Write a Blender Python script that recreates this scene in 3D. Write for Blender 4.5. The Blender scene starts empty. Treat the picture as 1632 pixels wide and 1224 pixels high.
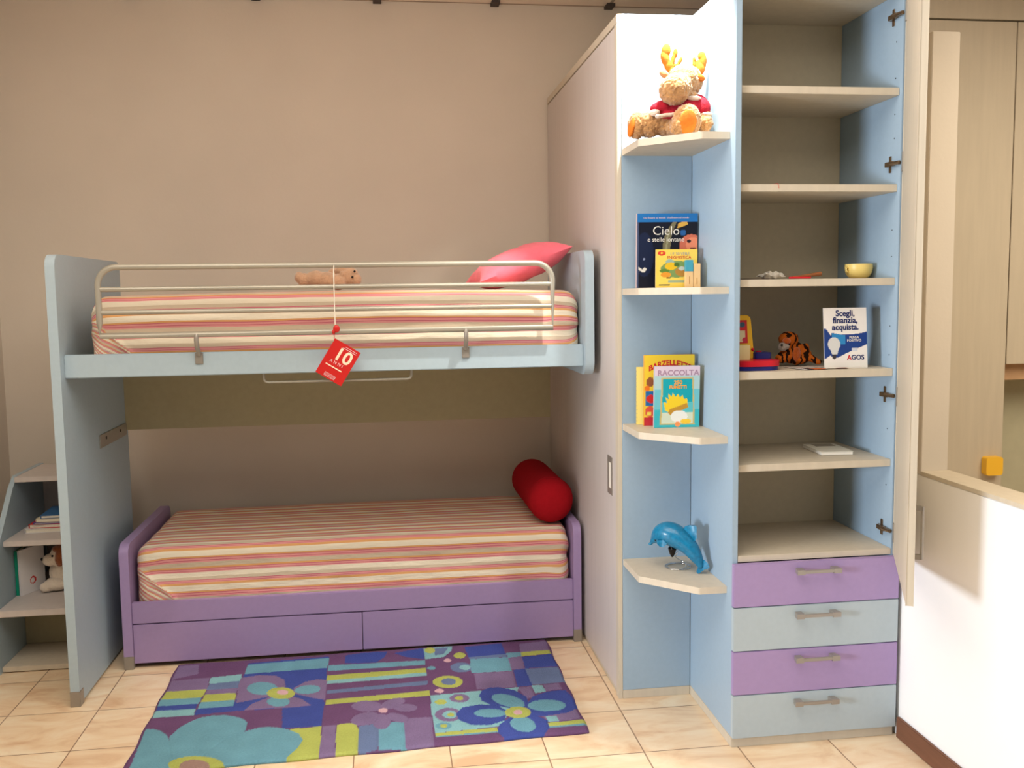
import bpy, bmesh, math, random
from mathutils import Vector, Matrix, Euler, noise
random.seed(7)
PI = math.pi
S = bpy.context.scene
COL = S.collection

def lin(c):
    return tuple((x/255/12.92 if x/255 <= .04045 else ((x/255+.055)/1.055)**2.4) for x in c)

# ------------------------------------------------------------------ camera
cd = bpy.data.cameras.new('camera'); cam = bpy.data.objects.new('camera', cd); COL.objects.link(cam)
cd.sensor_fit = 'HORIZONTAL'; cd.sensor_width = 36.0; cd.lens = 33.186
R_, U_, F_ = (0.991018, -0.132993, -0.014016), (0.026482, 0.092435, 0.995366), (0.131081, 0.986797, -0.095127)
cam.matrix_world = Matrix(((R_[0], U_[0], -F_[0], 0), (R_[1], U_[1], -F_[1], 0), (R_[2], U_[2], -F_[2], 1.5902), (0, 0, 0, 1)))
S.camera = cam

# ------------------------------------------------------------------ world, lights, exposure
S.view_settings.view_transform = 'Standard'; S.view_settings.look = 'None'
S.view_settings.exposure = 0.0; S.view_settings.gamma = 1.0; S.view_settings.use_curve_mapping = False
w = bpy.data.worlds.new('world'); S.world = w; w.use_nodes = True
w.node_tree.nodes['Background'].inputs[0].default_value = (1.0, 0.89, 0.78, 1)
w.node_tree.nodes['Background'].inputs[1].default_value = 0.09

def area(name, loc, target, sx, sy, power, color, spread=180):
    l = bpy.data.lights.new(name, 'AREA'); l.shape = 'RECTANGLE'; l.size = sx; l.size_y = sy
    l.energy = power; l.color = color; l.spread = math.radians(spread)
    o = bpy.data.objects.new(name, l); COL.objects.link(o); o.location = loc
    o.rotation_euler = (Vector(target)-Vector(loc)).to_track_quat('-Z', 'Y').to_euler()
    return o
# assumed window daylight from the left, assumed warm ceiling lamps, plus two added fills
area('assumed_window_daylight', (-4.2, .72, 1.30), (1.6, 2.55, 1.0), .9, .8, 168, (0.80, 0.89, 1.0), 150)  # assumed window, out of view on the left
area('assumed_ceiling_lamp_warm', (-.3, 1.7, 3.0), (-.3, 1.7, 0), 2.8, 2.2, 88, (1.0, 0.91, 0.79))  # assumed ceiling lamp, above the view
area('closet_fill_light', (2.75, 1.9, 2.40), (2.6, 2.4, 0), 1.2, 1.6, 40, (1.0, 0.85, 0.64))  # added fill, no real fixture: brightens the closet behind the low wall
area('assumed_ceiling_lamp_front', (0.3, -1.2, 2.9), (0.2, 3.5, 1.0), 3.0, 1.2, 6, (1.0, 0.92, 0.80))  # assumed weak lamp behind the camera, unseen
area('ceiling_fill_light', (-0.2, 3.2, 2.80), (-0.2, 3.3, 3.1), 2.6, .5, 11, (1.0, 0.88, 0.76))  # added upward fill without a fixture, lifts the dark ceiling boards

# ------------------------------------------------------------------ materials
def mat(name, rgb, rough=.55, var=0, vscale=30, bump=0, bscale=200, metal=0, spec=.35, sheen=0, stretch=None, coat=0):
    m = bpy.data.materials.new(name); m.use_nodes = True; nt = m.node_tree
    b = nt.nodes['Principled BSDF']; c = lin(rgb)
    b.inputs['Base Color'].default_value = (*c, 1); b.inputs['Roughness'].default_value = rough
    b.inputs['Metallic'].default_value = metal; b.inputs['Specular IOR Level'].default_value = spec
    if sheen: b.inputs['Sheen Weight'].default_value = sheen
    if coat: b.inputs['Coat Weight'].default_value = coat
    tc = nt.nodes.new('ShaderNodeTexCoord'); src = tc.outputs['Object']
    if stretch:
        mp = nt.nodes.new('ShaderNodeMapping'); mp.inputs['Scale'].default_value = stretch
        nt.links.new(src, mp.inputs['Vector']); src = mp.outputs['Vector']
    if var:
        n = nt.nodes.new('ShaderNodeTexNoise'); n.inputs['Scale'].default_value = vscale; n.inputs['Detail'].default_value = 5
        nt.links.new(src, n.inputs['Vector'])
        r = nt.nodes.new('ShaderNodeValToRGB'); r.color_ramp.elements[0].position = .3; r.color_ramp.elements[1].position = .7
        r.color_ramp.elements[0].color = (*[x*(1-var) for x in c], 1); r.color_ramp.elements[1].color = (*[min(1, x*(1+var)) for x in c], 1)
        nt.links.new(n.outputs['Fac'], r.inputs['Fac']); nt.links.new(r.outputs['Color'], b.inputs['Base Color'])
    if bump:
        n2 = nt.nodes.new('ShaderNodeTexNoise'); n2.inputs['Scale'].default_value = bscale; n2.inputs['Detail'].default_value = 4
        nt.links.new(src, n2.inputs['Vector'])
        bp = nt.nodes.new('ShaderNodeBump'); bp.inputs['Strength'].default_value = bump; bp.inputs['Distance'].default_value = .004
        nt.links.new(n2.outputs['Fac'], bp.inputs['Height']); nt.links.new(bp.outputs['Normal'], b.inputs['Normal'])
    return m

def math_node(nt, op, a, b=None):
    n = nt.nodes.new('ShaderNodeMath'); n.operation = op
    for i, x in enumerate((a, b)):
        if x is None: continue
        if isinstance(x, (int, float)): n.inputs[i].default_value = x
        else: nt.links.new(x, n.inputs[i])
    return n.outputs[0]

M = {}
M['wall'] = mat('wall_paint', (217, 208, 196), .9, .02, 3, .12, 60, spec=.15)
M['white'] = mat('white_wall_paint', (240, 239, 238), .9, .01, 3, .1, 60, spec=.15)
M['beige'] = mat('beige_laminate', (200, 189, 170), .5, .04, 40, .05, 300, stretch=(1, 1, .08))
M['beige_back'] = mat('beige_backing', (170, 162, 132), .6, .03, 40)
M['lilac_door'] = mat('pale_laminate_door', (202, 194, 190), .5, .03, 40, stretch=(1, 1, .08))
M['blue'] = mat('light_blue_laminate', (153, 175, 193), .45, .02, 60)
M['blue2'] = mat('pale_blue_lacquer', (168, 187, 199), .45, .02, 60)
M['pale_drawer'] = mat('pale_blue_drawer_lacquer', (171, 185, 192), .45, .02, 60)
M['beige_in'] = mat('beige_cabinet_back', (194, 183, 158), .6, .03, 40)
M['lilac'] = mat('lilac_lacquer', (160, 138, 182), .45, .02, 60)
M['metal'] = mat('grey_metal', (180, 178, 172), .35, metal=.7)
M['satin'] = mat('satin_silver', (158, 152, 144), .42, metal=.5)
M['chrome'] = mat('chrome', (215, 215, 215), .12, metal=1)
M['bronze'] = mat('dark_hinge_metal', (160, 138, 116), .25, metal=.9)
M['dark'] = mat('dark_gap', (40, 34, 34), .8)
M['tube'] = mat('silver_painted_tube', (172, 168, 156), .4, metal=.4)
M['ceiling'] = mat('ceiling_board', (226, 214, 200), .9, .02, 8)
M['redcloth'] = mat('red_cloth', (162, 22, 32), .95, .06, 60, .5, 900, spec=.05)
M['pink'] = mat('pink_cloth', (248, 118, 138), .85, .05, 30, .4, 700, sheen=.2, spec=.1)
M['brown'] = mat('brown_baseboard', (112, 74, 54), .6, .12, 12, stretch=(3, .5, 6))
M['yellow'] = mat('yellow_plastic', (250, 196, 60), .4)
M['greywall'] = mat('grey_green_backing', (192, 188, 162), .8, .03, 20)
M['tagred'] = mat('glossy_red_card', (196, 38, 36), .35)
M['cream'] = mat('cream_print', (236, 220, 196), .6)
M['paper'] = mat('white_paper', (232, 226, 214), .7)
M['navy'] = mat('navy_ink', (24, 40, 96), .6)
M['redink'] = mat('red_ink', (200, 30, 44), .6)
M['orangeink'] = mat('orange_ink', (238, 160, 60), .6)
M['pinkink'] = mat('pale_pink_ink', (226, 200, 204), .6)
M['greyink'] = mat('grey_ink', (150, 150, 160), .6)

# floor tiles
def tile_mat():
    m = bpy.data.materials.new('cream_marbled_tile'); m.use_nodes = True; nt = m.node_tree; b = nt.nodes['Principled BSDF']
    tc = nt.nodes.new('ShaderNodeTexCoord'); sp = nt.nodes.new('ShaderNodeSeparateXYZ'); nt.links.new(tc.outputs['Object'], sp.inputs[0])
    T = .333; g = .0045
    u = math_node(nt, 'DIVIDE', math_node(nt, 'SUBTRACT', sp.outputs[0], .8505-T*30), T)
    v = math_node(nt, 'DIVIDE', math_node(nt, 'SUBTRACT', sp.outputs[1], 3.0698-T*30), T)
    fu = math_node(nt, 'FRACT', u); fv = math_node(nt, 'FRACT', v)
    du = math_node(nt, 'MINIMUM', fu, math_node(nt, 'SUBTRACT', 1, fu)); dv = math_node(nt, 'MINIMUM', fv, math_node(nt, 'SUBTRACT', 1, fv))
    gr = math_node(nt, 'LESS_THAN', math_node(nt, 'MINIMUM', du, dv), g/2/T)
    cx = nt.nodes.new('ShaderNodeCombineXYZ'); nt.links.new(math_node(nt, 'FLOOR', u), cx.inputs[0]); nt.links.new(math_node(nt, 'FLOOR', v), cx.inputs[1])
    wn = nt.nodes.new('ShaderNodeTexWhiteNoise'); nt.links.new(cx.outputs[0], wn.inputs['Vector'])
    off = nt.nodes.new('ShaderNodeVectorMath'); off.operation = 'MULTIPLY_ADD'; off.inputs[1].default_value = (9, 9, 9)
    nt.links.new(wn.outputs['Color'], off.inputs[0]); nt.links.new(tc.outputs['Object'], off.inputs[2])
    mp = nt.nodes.new('ShaderNodeMapping'); mp.inputs['Rotation'].default_value = (0, 0, .7); mp.inputs['Scale'].default_value = (1, 2.4, 1); nt.links.new(off.outputs[0], mp.inputs[0])
    n = nt.nodes.new('ShaderNodeTexNoise'); n.inputs['Scale'].default_value = 3.4; n.inputs['Detail'].default_value = 6; n.inputs['Roughness'].default_value = .6; n.inputs['Distortion'].default_value = 1.2
    nt.links.new(mp.outputs[0], n.inputs['Vector'])
    r = nt.nodes.new('ShaderNodeValToRGB'); e = r.color_ramp.elements
    e[0].position = .3; e[0].color = (*lin((214, 178, 142)), 1); e[1].position = .68; e[1].color = (*lin((238, 222, 194)), 1)
    k = e.new(.47); k.color = (*lin((230, 204, 170)), 1)
    nt.links.new(n.outputs['Fac'], r.inputs[0])
    mx = nt.nodes.new('ShaderNodeMix'); mx.data_type = 'RGBA'; nt.links.new(gr, mx.inputs['Factor']); nt.links.new(r.outputs[0], mx.inputs[6]); mx.inputs[7].default_value = (*lin((150, 120, 96)), 1)
    nt.links.new(mx.outputs[2], b.inputs['Base Color']); b.inputs['Roughness'].default_value = .28; b.inputs['Specular IOR Level'].default_value = .4
    bp = nt.nodes.new('ShaderNodeBump'); bp.inputs['Distance'].default_value = .001; bp.inputs['Strength'].default_value = .6
    nt.links.new(math_node(nt, 'SUBTRACT', 1, gr), bp.inputs['Height']); nt.links.new(bp.outputs[0], b.inputs['Normal'])
    return m
M['tile'] = tile_mat()

# striped cotton bedspread; attribute "stripe" = distance in metres across the cloth
def stripe_mat():
    m = bpy.data.materials.new('striped_bedspread'); m.use_nodes = True; nt = m.node_tree; b = nt.nodes['Principled BSDF']
    at = nt.nodes.new('ShaderNodeAttribute'); at.attribute_name = 'stripe'
    f = math_node(nt, 'FRACT', math_node(nt, 'DIVIDE', at.outputs['Fac'], .155))
    r = nt.nodes.new('ShaderNodeValToRGB'); r.color_ramp.interpolation = 'CONSTANT'
    cr, be, pk, dk, og = (234, 224, 204), (206, 190, 168), (222, 154, 154), (198, 104, 122), (220, 166, 110)
    seq = [(cr, 34), (og, 9), (dk, 4), (pk, 10), (dk, 4), (pk, 8), (be, 26), (og, 11), (dk, 4), (pk, 9), (dk, 3), (pk, 6), (cr, 28), (be, 20), (dk, 4), (pk, 7), (dk, 3), (pk, 5), (og, 14)]
    tot = sum(s[1] for s in seq); e = r.color_ramp.elements; p = 0
    for i, (c, wd) in enumerate(seq):
        el = e[0] if i == 0 else (e[1] if i == 1 else e.new(p/tot))
        el.position = p/tot; p += wd
    p = 0
    for i, (c, wd) in enumerate(seq):
        e[i].color = (*lin(c), 1)
    nt.links.new(f, r.inputs[0]); nt.links.new(r.outputs[0], b.inputs['Base Color'])
    b.inputs['Roughness'].default_value = .9; b.inputs['Specular IOR Level'].default_value = .1
    tc = nt.nodes.new('ShaderNodeTexCoord'); n = nt.nodes.new('ShaderNodeTexNoise'); n.inputs['Scale'].default_value = 26; n.inputs['Detail'].default_value = 5
    mp = nt.nodes.new('ShaderNodeMapping'); mp.inputs['Scale'].default_value = (.35, 1, 1.3); nt.links.new(tc.outputs['Object'], mp.inputs[0]); nt.links.new(mp.outputs[0], n.inputs['Vector'])
    bp = nt.nodes.new('ShaderNodeBump'); bp.inputs['Distance'].default_value = .012; bp.inputs['Strength'].default_value = .6
    nt.links.new(n.outputs['Fac'], bp.inputs['Height']); nt.links.new(bp.outputs[0], b.inputs['Normal'])
    return m
M['stripe'] = stripe_mat()

def attr_mat(name, rough=.6, bump=0, bscale=300):
    m = bpy.data.materials.new(name); m.use_nodes = True; nt = m.node_tree; b = nt.nodes['Principled BSDF']
    at = nt.nodes.new('ShaderNodeAttribute'); at.attribute_name = 'print'
    nt.links.new(at.outputs['Color'], b.inputs['Base Color']); b.inputs['Roughness'].default_value = rough
    b.inputs['Specular IOR Level'].default_value = .3 if rough < .8 else .08
    if bump:
        tc = nt.nodes.new('ShaderNodeTexCoord'); n = nt.nodes.new('ShaderNodeTexNoise'); n.inputs['Scale'].default_value = bscale
        nt.links.new(tc.outputs['Object'], n.inputs['Vector']); bp = nt.nodes.new('ShaderNodeBump'); bp.inputs['Distance'].default_value = .004; bp.inputs['Strength'].default_value = bump
        nt.links.new(n.outputs['Fac'], bp.inputs['Height']); nt.links.new(bp.outputs[0], b.inputs['Normal'])
    return m
M['print'] = attr_mat('printed_cover', .4)
M['pile'] = attr_mat('carved_wool_pile', .95, .8, 260)

def fur(name, rgb, var=.18):
    m = mat(name, rgb, .95, var, 40, 1.0, 260, spec=.05, sheen=.5)
    return m
def tiger_fur():
    m = bpy.data.materials.new('tiger_striped_fur'); m.use_nodes = True; nt = m.node_tree; b = nt.nodes['Principled BSDF']
    tc = nt.nodes.new('ShaderNodeTexCoord'); wv = nt.nodes.new('ShaderNodeTexWave'); wv.inputs['Scale'].default_value = 14; wv.inputs['Distortion'].default_value = 7; wv.inputs['Detail'].default_value = 2; wv.inputs['Detail Scale'].default_value = 2
    nt.links.new(tc.outputs['Object'], wv.inputs['Vector']); r = nt.nodes.new('ShaderNodeValToRGB'); e = r.color_ramp.elements
    e[0].position = .30; e[0].color = (*lin((40, 24, 16)), 1); e[1].position = .42; e[1].color = (*lin((196, 100, 34)), 1)
    nt.links.new(wv.outputs['Fac'], r.inputs[0]); nt.links.new(r.outputs[0], b.inputs['Base Color']); b.inputs['Roughness'].default_value = .95; b.inputs['Specular IOR Level'].default_value = .05
    return m

# ------------------------------------------------------------------ helpers
ORG = {}
def root_org(p):
    while p is not None and p.parent is not None: p = p.parent
    return Vector(p.location) if p is not None else Vector((0, 0, 0))

def tag(o, label, cat, group=None):
    o['label'] = label; o['category'] = cat
    if group: o['group'] = group
    return o
def thing(name, label, cat, loc=(0, 0, 0), group=None):
    o = bpy.data.objects.new(name, None); COL.objects.link(o); o.location = loc; o.empty_display_size = .05
    return tag(o, label, cat, group)

def finish(bm, name, m, parent=None, bevel=0, smooth=30, kind=None, origin=None):
    if bevel:
        ed = [e for e in bm.edges if len(e.link_faces) == 2 and e.calc_face_angle(0) > .6]
        bmesh.ops.bevel(bm, geom=ed, offset=bevel, segments=2, affect='EDGES', clamp_overlap=True)
    bmesh.ops.recalc_face_normals(bm, faces=bm.faces)
    if parent is not None: org = root_org(parent)
    else:
        if origin is None:
            xs = [v.co for v in bm.verts]
            origin = (sum(v.x for v in xs)/len(xs), sum(v.y for v in xs)/len(xs), min(v.z for v in xs))
        org = Vector(origin)
    for v in bm.verts: v.co -= org
    me = bpy.data.meshes.new(name); bm.to_mesh(me); bm.free()
    for x in (m if isinstance(m, (list, tuple)) else [m]): me.materials.append(M[x] if isinstance(x, str) else x)
    if smooth:
        me.shade_smooth(); me.set_sharp_from_angle(angle=math.radians(smooth))
    o = bpy.data.objects.new(name, me); COL.objects.link(o)
    if parent is not None: o.parent = parent
    else: o.location = org
    if kind: o['kind'] = kind
    return o

def box(bm, x0, x1, y0, y1, z0, z1, rot=None, mi=0):
    c = Vector(((x0+x1)/2, (y0+y1)/2, (z0+z1)/2))
    r = bmesh.ops.create_cube(bm, size=1)
    fs = set()
    for v in r['verts']:
        v.co = Vector((v.co.x*(x1-x0), v.co.y*(y1-y0), v.co.z*(z1-z0)))
        if rot: v.co = rot @ v.co
        v.co += c; fs.update(v.link_faces)
    for f in fs: f.material_index = mi
    return r['verts']
def bx(name, m, parent, *d, bevel=.0012, kind=None, rot=None):
    bm = bmesh.new(); box(bm, *d, rot=rot); return finish(bm, name, m, parent, bevel, kind=kind)

def rpoly(pts, seg=6):
    out = []; n = len(pts)
    for i in range(n):
        p = Vector(pts[i][:2]); r = pts[i][2] if len(pts[i]) > 2 else 0
        if not r: out.append((p.x, p.y)); continue
        a = (Vector(pts[i-1][:2])-p).normalized(); b = (Vector(pts[(i+1) % n][:2])-p).normalized()
        h = a.angle(b)/2; d = r/math.tan(h); c = p+(a+b).normalized()*(r/math.sin(h))
        s = p+a*d; e = p+b*d; a0 = math.atan2(s.y-c.y, s.x-c.x); a1 = math.atan2(e.y-c.y, e.x-c.x)
        da = (a1-a0+PI) % (2*PI)-PI
        for k in range(seg+1):
            t = a0+da*k/seg; out.append((c.x+r*math.cos(t), c.y+r*math.sin(t)))
    return out
def prism(bm, pts, axis, a0, a1, mi=0):
    def P(p, a):
        return {'x': (a, p[0], p[1]), 'y': (p[0], a, p[1]), 'z': (p[0], p[1], a)}[axis]
    A = [bm.verts.new(P(p, a0)) for p in pts]; B = [bm.verts.new(P(p, a1)) for p in pts]
    n = len(pts); fs = [bm.faces.new(A), bm.faces.new(B[::-1])]
    for i in range(n): fs.append(bm.faces.new((A[i], B[i], B[(i+1) % n], A[(i+1) % n])))
    for f in fs: f.material_index = mi
def pr(name, m, parent, pts, axis, a0, a1, bevel=0, kind=None):
    bm = bmesh.new(); prism(bm, pts, axis, a0, a1); return finish(bm, name, m, parent, bevel, kind=kind)

def tube(bm, pts, r, seg=10, closed=False, radii=None, cap=True):
    pts = [Vector(p) for p in pts]; n = len(pts); rings = []; prev = None
    for i, p in enumerate(pts):
        if closed: t = pts[(i+1) % n]-pts[i-1]
        else: t = pts[min(i+1, n-1)]-pts[max(i-1, 0)]
        t.normalize()
        if prev is None:
            u = t.orthogonal().normalized()
        else:
            u = (prev-t*prev.dot(t)).normalized()
        prev = u; w_ = t.cross(u); rr = radii[i] if radii else r
        if not isinstance(rr, tuple): rr = (rr, rr)
        rings.append([bm.verts.new(p+u*math.cos(2*PI*k/seg)*rr[0]+w_*math.sin(2*PI*k/seg)*rr[1]) for k in range(seg)])
    for i in range(n if closed else n-1):
        a, b = rings[i], rings[(i+1) % n]
        for k in range(seg): bm.faces.new((a[k], a[(k+1) % seg], b[(k+1) % seg], b[k]))
    if cap and not closed: bm.faces.new(rings[0][::-1]); bm.faces.new(rings[-1])
def tb(name, m, parent, pts, r, seg=10, closed=False, radii=None):
    bm = bmesh.new(); tube(bm, pts, r, seg, closed, radii); return finish(bm, name, m, parent, smooth=50)
def arc_path(pts3, r, seg=6, plane='xz'):
    """round the corners of an open path lying in one plane (first two coordinates of each point)"""
    out = [Vector(pts3[0])]
    for i in range(1, len(pts3)-1):
        p = Vector(pts3[i]); a = (Vector(pts3[i-1])-p).normalized(); b = (Vector(pts3[i+1])-p).normalized()
        h = a.angle(b)/2; d = r/math.tan(h); s = p+a*d; e = p+b*d
        for k in range(seg+1):
            t = k/seg; out.append(s*(1-t)**2+p*2*t*(1-t)+e*t*t)
    out.append(Vector(pts3[-1])); return out
def ball(bm, c, r, rot=None, u=20, v=12):
    q = bmesh.ops.create_uvsphere(bm, u_segments=u, v_segments=v, radius=1)
    for x in q['verts']:
        x.co = Vector((x.co.x*r[0], x.co.y*r[1], x.co.z*r[2]))
        if rot: x.co = Euler(rot).to_matrix() @ x.co
        x.co += Vector(c)
def lathe(bm, prof, c, seg=28):
    rings = [[bm.verts.new((c[0]+r*math.cos(2*PI*k/seg), c[1]+r*math.sin(2*PI*k/seg), c[2]+z)) for k in range(seg)] for r, z in prof]
    for a, b in zip(rings, rings[1:]):
        for k in range(seg): bm.faces.new((a[k], a[(k+1) % seg], b[(k+1) % seg], b[k]))
    bm.faces.new(rings[0][::-1]); bm.faces.new(rings[-1])
CL = bpy.data.textures.new('fur_clumps', 'CLOUDS'); CL.noise_scale = .009; CL.noise_depth = 2
def plush(name, blobs, m, parent, voxel=.003, fuzz=.0035, smooth_it=6):
    bm = bmesh.new()
    for b in blobs:
        ball(bm, b[0], b[1], b[2] if len(b) > 2 else None)
    o = finish(bm, name, m, parent, smooth=0); 
    for p in o.data.polygons: p.use_smooth = True
    r = o.modifiers.new('join', 'REMESH'); r.mode = 'VOXEL'; r.voxel_size = voxel; r.use_smooth_shade = True
    s = o.modifiers.new('soft', 'SMOOTH'); s.factor = .6; s.iterations = smooth_it
    if fuzz:
        d = o.modifiers.new('fuzz', 'DISPLACE'); d.texture = CL; d.strength = fuzz; d.mid_level = .4; d.texture_coords = 'LOCAL'
    return o

def inside(p, poly):
    x, y = p; c = False; n = len(poly); j = n-1
    for i in range(n):
        xi, yi = poly[i]; xj, yj = poly[j]
        if (yi > y) != (yj > y) and x < (xj-xi)*(y-yi)/(yj-yi)+xi: c = not c
        j = i
    return c
def ellipse(cx, cy, rx, ry, rot=0, n=20):
    return [(cx+rx*math.cos(a)*math.cos(rot)-ry*math.sin(a)*math.sin(rot), cy+rx*math.cos(a)*math.sin(rot)+ry*math.sin(a)*math.cos(rot)) for a in [2*PI*i/n for i in range(n)]]
def paint(shapes, base):
    """shapes: [(rgb, polygon)] in painter's order -> function (u,v) -> linear colour"""
    S_ = [(lin(c), p, min(q[0] for q in p), max(q[0] for q in p), min(q[1] for q in p), max(q[1] for q in p)) for c, p in shapes][::-1]
    b = lin(base)
    def f(u, v):
        for i, (c, p, x0, x1, y0, y1) in enumerate(S_):
            if x0 <= u <= x1 and y0 <= v <= y1 and inside((u, v), p): return c, i
        return b, -1
    return f
def print_sheet(name, parent, mw, wd, ht, shapes, base, nx=60, ny=80, off=0):
    """a printed face: grid in the local XZ plane, u in 0..1 left to right, v in 0..1 bottom to top"""
    f = paint(shapes, base); bm = bmesh.new(); lay = bm.verts.layers.float_color.new('print')
    vs = [[None]*(nx+1) for _ in range(ny+1)]
    for j in range(ny+1):
        for i in range(nx+1):
            v = bm.verts.new(mw @ Vector((wd*i/nx, -off, ht*j/ny))); c, _ = f(i/nx*.998+.001, j/ny*.998+.001); v[lay] = (*c, 1); vs[j][i] = v
    for j in range(ny):
        for i in range(nx): bm.faces.new((vs[j][i], vs[j][i+1], vs[j+1][i+1], vs[j+1][i]))
    return finish(bm, name, 'print', parent, smooth=0)
def lettering(name, s, size, mw, m, parent, align='CENTER', sx=1.0, ext=.0003, arc=0, spacing=1, bold=0):
    """flat raised letters standing in the local XZ plane of mw"""
    c = bpy.data.curves.new('tmp', 'FONT'); c.body = s; c.size = size; c.align_x = align; c.extrude = ext; c.resolution_u = 3; c.space_line = .85; c.space_character = spacing; c.offset = bold
    o = bpy.data.objects.new('tmp', c); COL.objects.link(o)
    dg = bpy.context.evaluated_depsgraph_get(); me = bpy.data.meshes.new_from_object(o.evaluated_get(dg))
    bpy.data.objects.remove(o); bpy.data.curves.remove(c)
    bm = bmesh.new(); bm.from_mesh(me); bpy.data.meshes.remove(me)
    for v in bm.verts:
        x, y, z = v.co.x*sx, v.co.y, v.co.z
        if arc: y -= arc*x*x
        v.co = mw @ Vector((x, -z, y))
    return finish(bm, name, m, parent, smooth=0)
def frame(x, y, z, rz=0, rx=0, ry=0):
    return Matrix.Translation((x, y, z)) @ Matrix.Rotation(rz, 4, 'Z') @ Matrix.Rotation(rx, 4, 'X') @ Matrix.Rotation(ry, 4, 'Y')

def book(label, x, y, z, wd, ht, th, rz, tilt, shapes, base, spine=(230, 220, 200), name='book', group=None, nx=60, ny=80):
    """book standing upright: front cover faces -Y of its frame; lower left front corner at x, y, z"""
    t = thing(name, label, 'book', (x+wd/2*math.cos(rz), y+wd/2*math.sin(rz), z), group)
    mw = frame(x, y, z, rz, tilt)
    def bb(nm, rgb, d, bev=.0008):
        bm = bmesh.new(); box(bm, *d)
        for v in bm.verts: v.co = mw @ v.co
        k = nm+str(rgb)
        if k not in M: M[k] = mat(nm, rgb, .5)
        return finish(bm, nm, k, t, bev)
    bb('pages', (228, 218, 196), (.002, wd-.003, .0022, th-.002, .002, ht-.002))
    bb('back_cover', spine, (0, wd, th-.002, th, 0, ht)); bb('spine', spine, (-.0012, .0015, .0006, th-.001, 0, ht))
    bb('front_board', spine, (0, wd, .0004, .0022, 0, ht), 0)
    print_sheet('front_cover', t, mw, wd, ht, shapes, base, nx, ny, off=.0002)
    return t, mw

# ================================================================== THE SETTING
bx('floor', 'tile', None, -6, 6, -4, 5.3, -.1, 0, bevel=0, kind='structure')
bx('wall_back', 'wall', None, -2.1, 6, 5.006, 5.15, 0, 3.1, bevel=0, kind='structure')
bx('wall_left', 'wall', None, -2.05, -1.90, 2.15, 5.006, 0, 3.1, bevel=0, kind='structure')
# ceiling of 60 cm boards with dark joints
def ceiling_mat():
    m = M['ceiling']; nt = m.node_tree; b = nt.nodes['Principled BSDF']
    tc = nt.nodes.new('ShaderNodeTexCoord'); sp = nt.nodes.new('ShaderNodeSeparateXYZ'); nt.links.new(tc.outputs['Object'], sp.inputs[0])
    u = math_node(nt, 'FRACT', math_node(nt, 'DIVIDE', math_node(nt, 'ADD', sp.outputs[0], 12-.5916), .6))
    v = math_node(nt, 'FRACT', math_node(nt, 'DIVIDE', math_node(nt, 'ADD', sp.outputs[1], 12-4.985), .6))
    g = math_node(nt, 'MAXIMUM', math_node(nt, 'LESS_THAN', u, .03), math_node(nt, 'LESS_THAN', v, .03))
    mx = nt.nodes.new('ShaderNodeMix'); mx.data_type = 'RGBA'; nt.links.new(g, mx.inputs['Factor'])
    mx.inputs[6].default_value = (*lin((240, 226, 212)), 1); mx.inputs[7].default_value = (*lin((170, 154, 140)), 1)
    nt.links.new(mx.outputs[2], b.inputs['Base Color'])
ceiling_mat()
bm = bmesh.new(); box(bm, -2.1, 6, 2.0, 5.006, 3.08, 3.16); finish(bm, 'ceiling', 'ceiling', None, kind='structure', origin=(0, 0, 0))
bm = bmesh.new()
for k in range(-3, 3): box(bm, .5916+.6*k-.012, .5916+.6*k+.030, 4.93, 5.004, 3.066, 3.082)
finish(bm, 'trim_2', mat('ceiling_clip', (70, 62, 60), .7), None, kind='structure')
# low white wall on the right with beige cap, column rising from it
bx('wall_right', 'white', None, 1.775, 1.875, -1.2, 3.60, 0, .962, bevel=.002, kind='structure')
bx('trim_1', 'beige', None, 1.773, 1.878, -1.2, 2.93, .9625, .976, bevel=.001, kind='structure')
bx('wall_column', 'wall', None, 1.775, 1.872, 2.93, 3.60, .9625, 2.415, bevel=.002, kind='structure')
bx('baseboard_right', 'brown', None, 1.762, 1.7745, -1.2, 3.02, .0005, .075, bevel=.002, kind='structure')

# ================================================================== BUNK BED
bed = thing('bunk_bed', 'light blue upper bunk bed frame with silver guard rail above the lilac bed', 'bed', (-.2, 4.2, 0))
# floor-to-top left panel
pr('side_panel', 'blue2', bed, rpoly([(3.765, .012), (4.65, .012), (4.65, 1.763, .05), (3.765, 1.763, .05)]), 'x', -1.2616, -1.2265, bevel=.004)['label'] = 'tall light blue end panel standing on the floor'
pr('end_panel', 'blue2', bed, rpoly([(3.765, 1.254, .06), (4.65, 1.254, .06), (4.65, 1.763, .05), (3.765, 1.763, .05)]), 'x', .8045, .841, bevel=.006)['label'] = 'short hanging end panel beside the wardrobe'
bx('front_rail', 'blue2', bed, -1.2265, .8045, 3.81, 3.835, 1.2895, 1.380, bevel=.003)
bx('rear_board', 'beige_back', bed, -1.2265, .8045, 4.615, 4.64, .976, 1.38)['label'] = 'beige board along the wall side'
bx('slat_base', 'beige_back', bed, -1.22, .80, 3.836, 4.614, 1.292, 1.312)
fc = bmesh.new(); box(fc, -1.2635, -1.2245, 3.7625, 3.81, 0, .062); finish(fc, 'foot_cap', 'satin', bed, .002)
b1 = bx('hanger_plate', 'metal', bed, -1.2262, -1.221, 4.195, 4.61, .955, 1.012)
for yy in (4.28, 4.50): bx('screw', 'dark', b1, -1.2212, -1.2195, yy-.006, yy+.006, .984, .996, bevel=0)
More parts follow.
